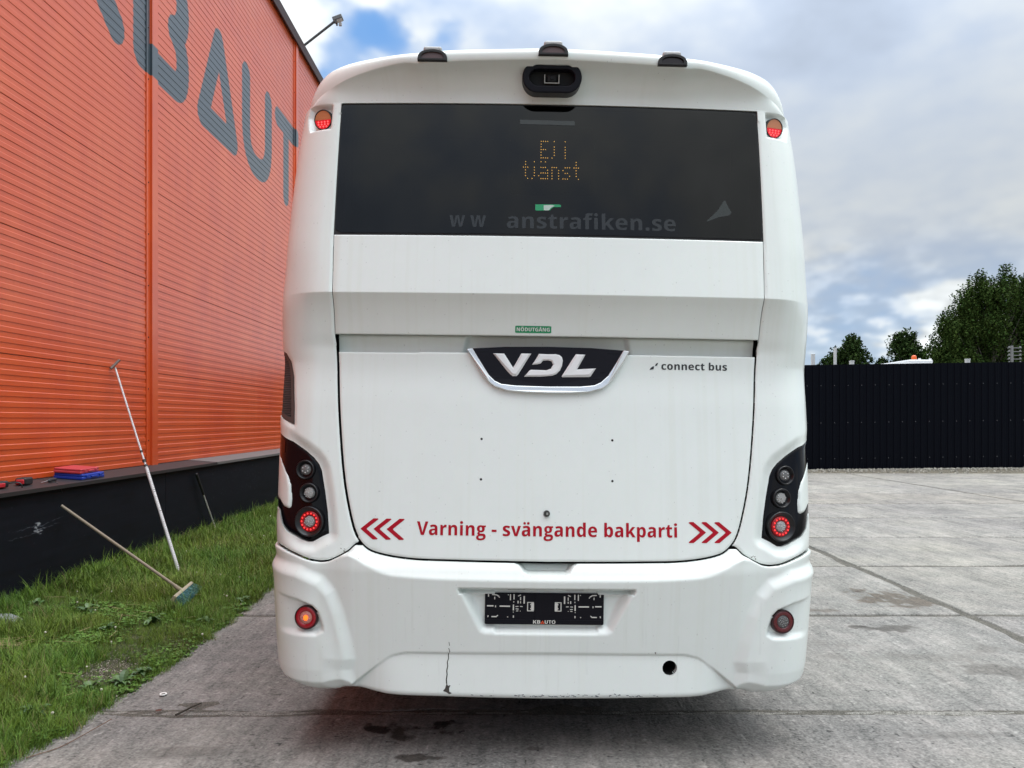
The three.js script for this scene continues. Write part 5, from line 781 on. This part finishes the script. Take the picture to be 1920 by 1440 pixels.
{ // things on the ledge
  const LY = (x) => 0.985 + (PLX - x) * 0.081;
  const caseAt = (name, label, col, x, y, d, w, h, l, turn) => { const o = thing(name, label, 'case', [x, y, -d]); o.rotation.set(0, turn, -0.08, 'YXZ'); const m = phys(lin(...col), 0.35); mesh('lower_shell', rbox(w, h * 0.52, l, 0.008, 0, h * 0.26, 0, 3), m, o); mesh('lid', rbox(w * 0.985, h * 0.46, l * 0.985, 0.008, 0, h * 0.755, 0, 3), m, o); for (const k of [-0.3, 0.3]) mesh('latch', rbox(0.012, h * 0.5, 0.04, 0.003, w / 2, h * 0.55, l * k), m, o); mesh('handle', rbox(0.018, h * 0.3, 0.12, 0.004, w / 2 + 0.004, h * 0.5, 0), m, o); return o; };
  caseAt('tool_case', 'flat blue plastic case lying on the plinth ledge under a red case', [0.008, 0.045, 0.36], -4.06, LY(-4.06), 7.22, 0.26, 0.052, 0.42, 0.05);
  caseAt('tool_case', 'flat red plastic case lying on top of the blue case', [0.5, 0.045, 0.06], -4.075, LY(-4.06) + 0.054, 7.20, 0.24, 0.046, 0.40, 0.12);
  const dk = std(lin(0.014, 0.014, 0.016), 0.5), rd = std(lin(0.5, 0.02, 0.03), 0.4);
  { const o = thing('cordless_tool', 'black boxy tool with a red end cap beside the case on the ledge', 'tool', [-4.06, LY(-4.06), -6.4]); o.rotation.y = 0.2; mesh('body', rbox(0.085, 0.06, 0.15, 0.016, 0, 0.032, 0, 3), dk, o); mesh('nose', bar(V3(0, 0.035, -0.07), V3(0, 0.03, -0.12), 0.02, 0.012), dk, o); mesh('end_cap', rbox(0.06, 0.04, 0.02, 0.008, 0, 0.03, 0.08), rd, o); mesh('cord', new THREE.TubeGeometry(new THREE.CatmullRomCurve3([V3(0, 0.03, -0.12), V3(0.03, 0.03, -0.17), V3(0.11, 0.02, -0.2), V3(0.19, -0.02, -0.22), V3(0.215, -0.09, -0.22)]), 20, 0.0022, 5), dk, o); }
  { const o = thing('cordless_tool', 'red and black tool at the left edge of the ledge', 'tool', [-4.05, LY(-4.05), -6.06]); mesh('body', rbox(0.08, 0.055, 0.16, 0.018, 0, 0.03, 0, 3), dk, o); mesh('side_panel', rbox(0.02, 0.035, 0.09, 0.008, 0.036, 0.026, 0.02), rd, o); mesh('cord', new THREE.TubeGeometry(new THREE.CatmullRomCurve3([V3(0.02, 0.03, -0.07), V3(0.06, 0.04, -0.1), V3(0.1, 0.03, -0.12), V3(0.11, -0.004, -0.13)]), 14, 0.006, 6), dk, o); }
  { const o = thing('screwdriver', 'screwdriver with a thick black handle lying on the ledge beside the blue case', 'screwdriver', [-4.03, LY(-4.03) + 0.017, -6.74]); o.rotation.y = 0.12; mesh('handle', new THREE.LatheGeometry([[0.001, 0.075], [0.012, 0.07], [0.017, 0.04], [0.015, 0.0], [0.018, -0.05], [0.012, -0.07], [0.006, -0.08]].map((q) => new THREE.Vector2(...q)), 12).rotateX(-Math.PI / 2), dk, o); mesh('blade', bar(V3(0, 0, 0.07), V3(0, -0.008, 0.2), 0.0035), std(lin(0.5, 0.5, 0.5), 0.3, { metalness: 0.8 }), o); }
}
{ // bits lying on the ground
  const R = rng(301);
  const b = new THREE.IcosahedronGeometry(0.2, 3), p = b.attributes.position; for (let i = 0; i < p.count; i++) { const k = 0.85 + 0.3 * fbm(p.getX(i) * 9, p.getY(i) * 9, p.getZ(i) * 9, 3); p.setXYZ(i, p.getX(i) * k * 1.1, Math.max(-0.06, Math.min(0.055, p.getY(i) * k * 0.7)), p.getZ(i) * k * 0.9); } b.computeVertexNormals();
  const blk = mesh('concrete_lump', b.translate(-3.74, 0.06, -5.5), std(lin(0.20, 0.21, 0.22), 0.9)); tag(blk, 'flat grey concrete lump in the grass by the plinth at the left edge', 'concrete lump');
  tag(mesh('twig', merge([bar(V3(-1.74, 0.012, -3.98), V3(-1.70, 0.014, -4.09), 0.006, 0.005, 6), bar(V3(-1.70, 0.014, -4.09), V3(-1.675, 0.012, -4.15), 0.005, 0.003, 6)]), std(lin(0.05, 0.04, 0.03), 0.9)), 'short dark twig lying on the concrete near the joint', 'twig');
  const cap = thing('bottle_cap', 'small white bottle cap lying on the concrete left of the bus', 'bottle cap', [-1.95, 0.004, -4.3]);
  mesh('rim', new THREE.LatheGeometry([[0.011, 0.004], [0.018, 0.007], [0.02, 0.003], [0.02, 0]].map((q) => new THREE.Vector2(...q)), 20), std(lin(0.75, 0.75, 0.72), 0.5), cap); mesh('inside', new THREE.CircleGeometry(0.0125, 16).rotateX(-Math.PI / 2).translate(0, 0.0035, 0), std(lin(0.1, 0.09, 0.08), 0.8), cap);
  tag(mesh('dry_stem', new THREE.TubeGeometry(new THREE.CatmullRomCurve3([V3(-2.02, 0.03, -3.88), V3(-2.08, 0.012, -3.72), V3(-2.12, 0.006, -3.6), V3(-2.2, 0.01, -3.48)]), 20, 0.0022, 5), std(lin(0.16, 0.10, 0.07), 0.9)), 'thin brown dry stem lying along the concrete edge at the bottom left', 'stem');
  tag(mesh('dead_leaf', new THREE.CircleGeometry(0.017, 9).scale(1, 0.6, 1).rotateX(-1.35).rotateY(0.6).translate(-1.86, 0.011, -4.05), std(lin(0.09, 0.03, 0.02), 0.8, { side: THREE.DoubleSide })), 'small dark curled leaf on the concrete beside the twig', 'leaf');
}

renderer.render(scene, camera);
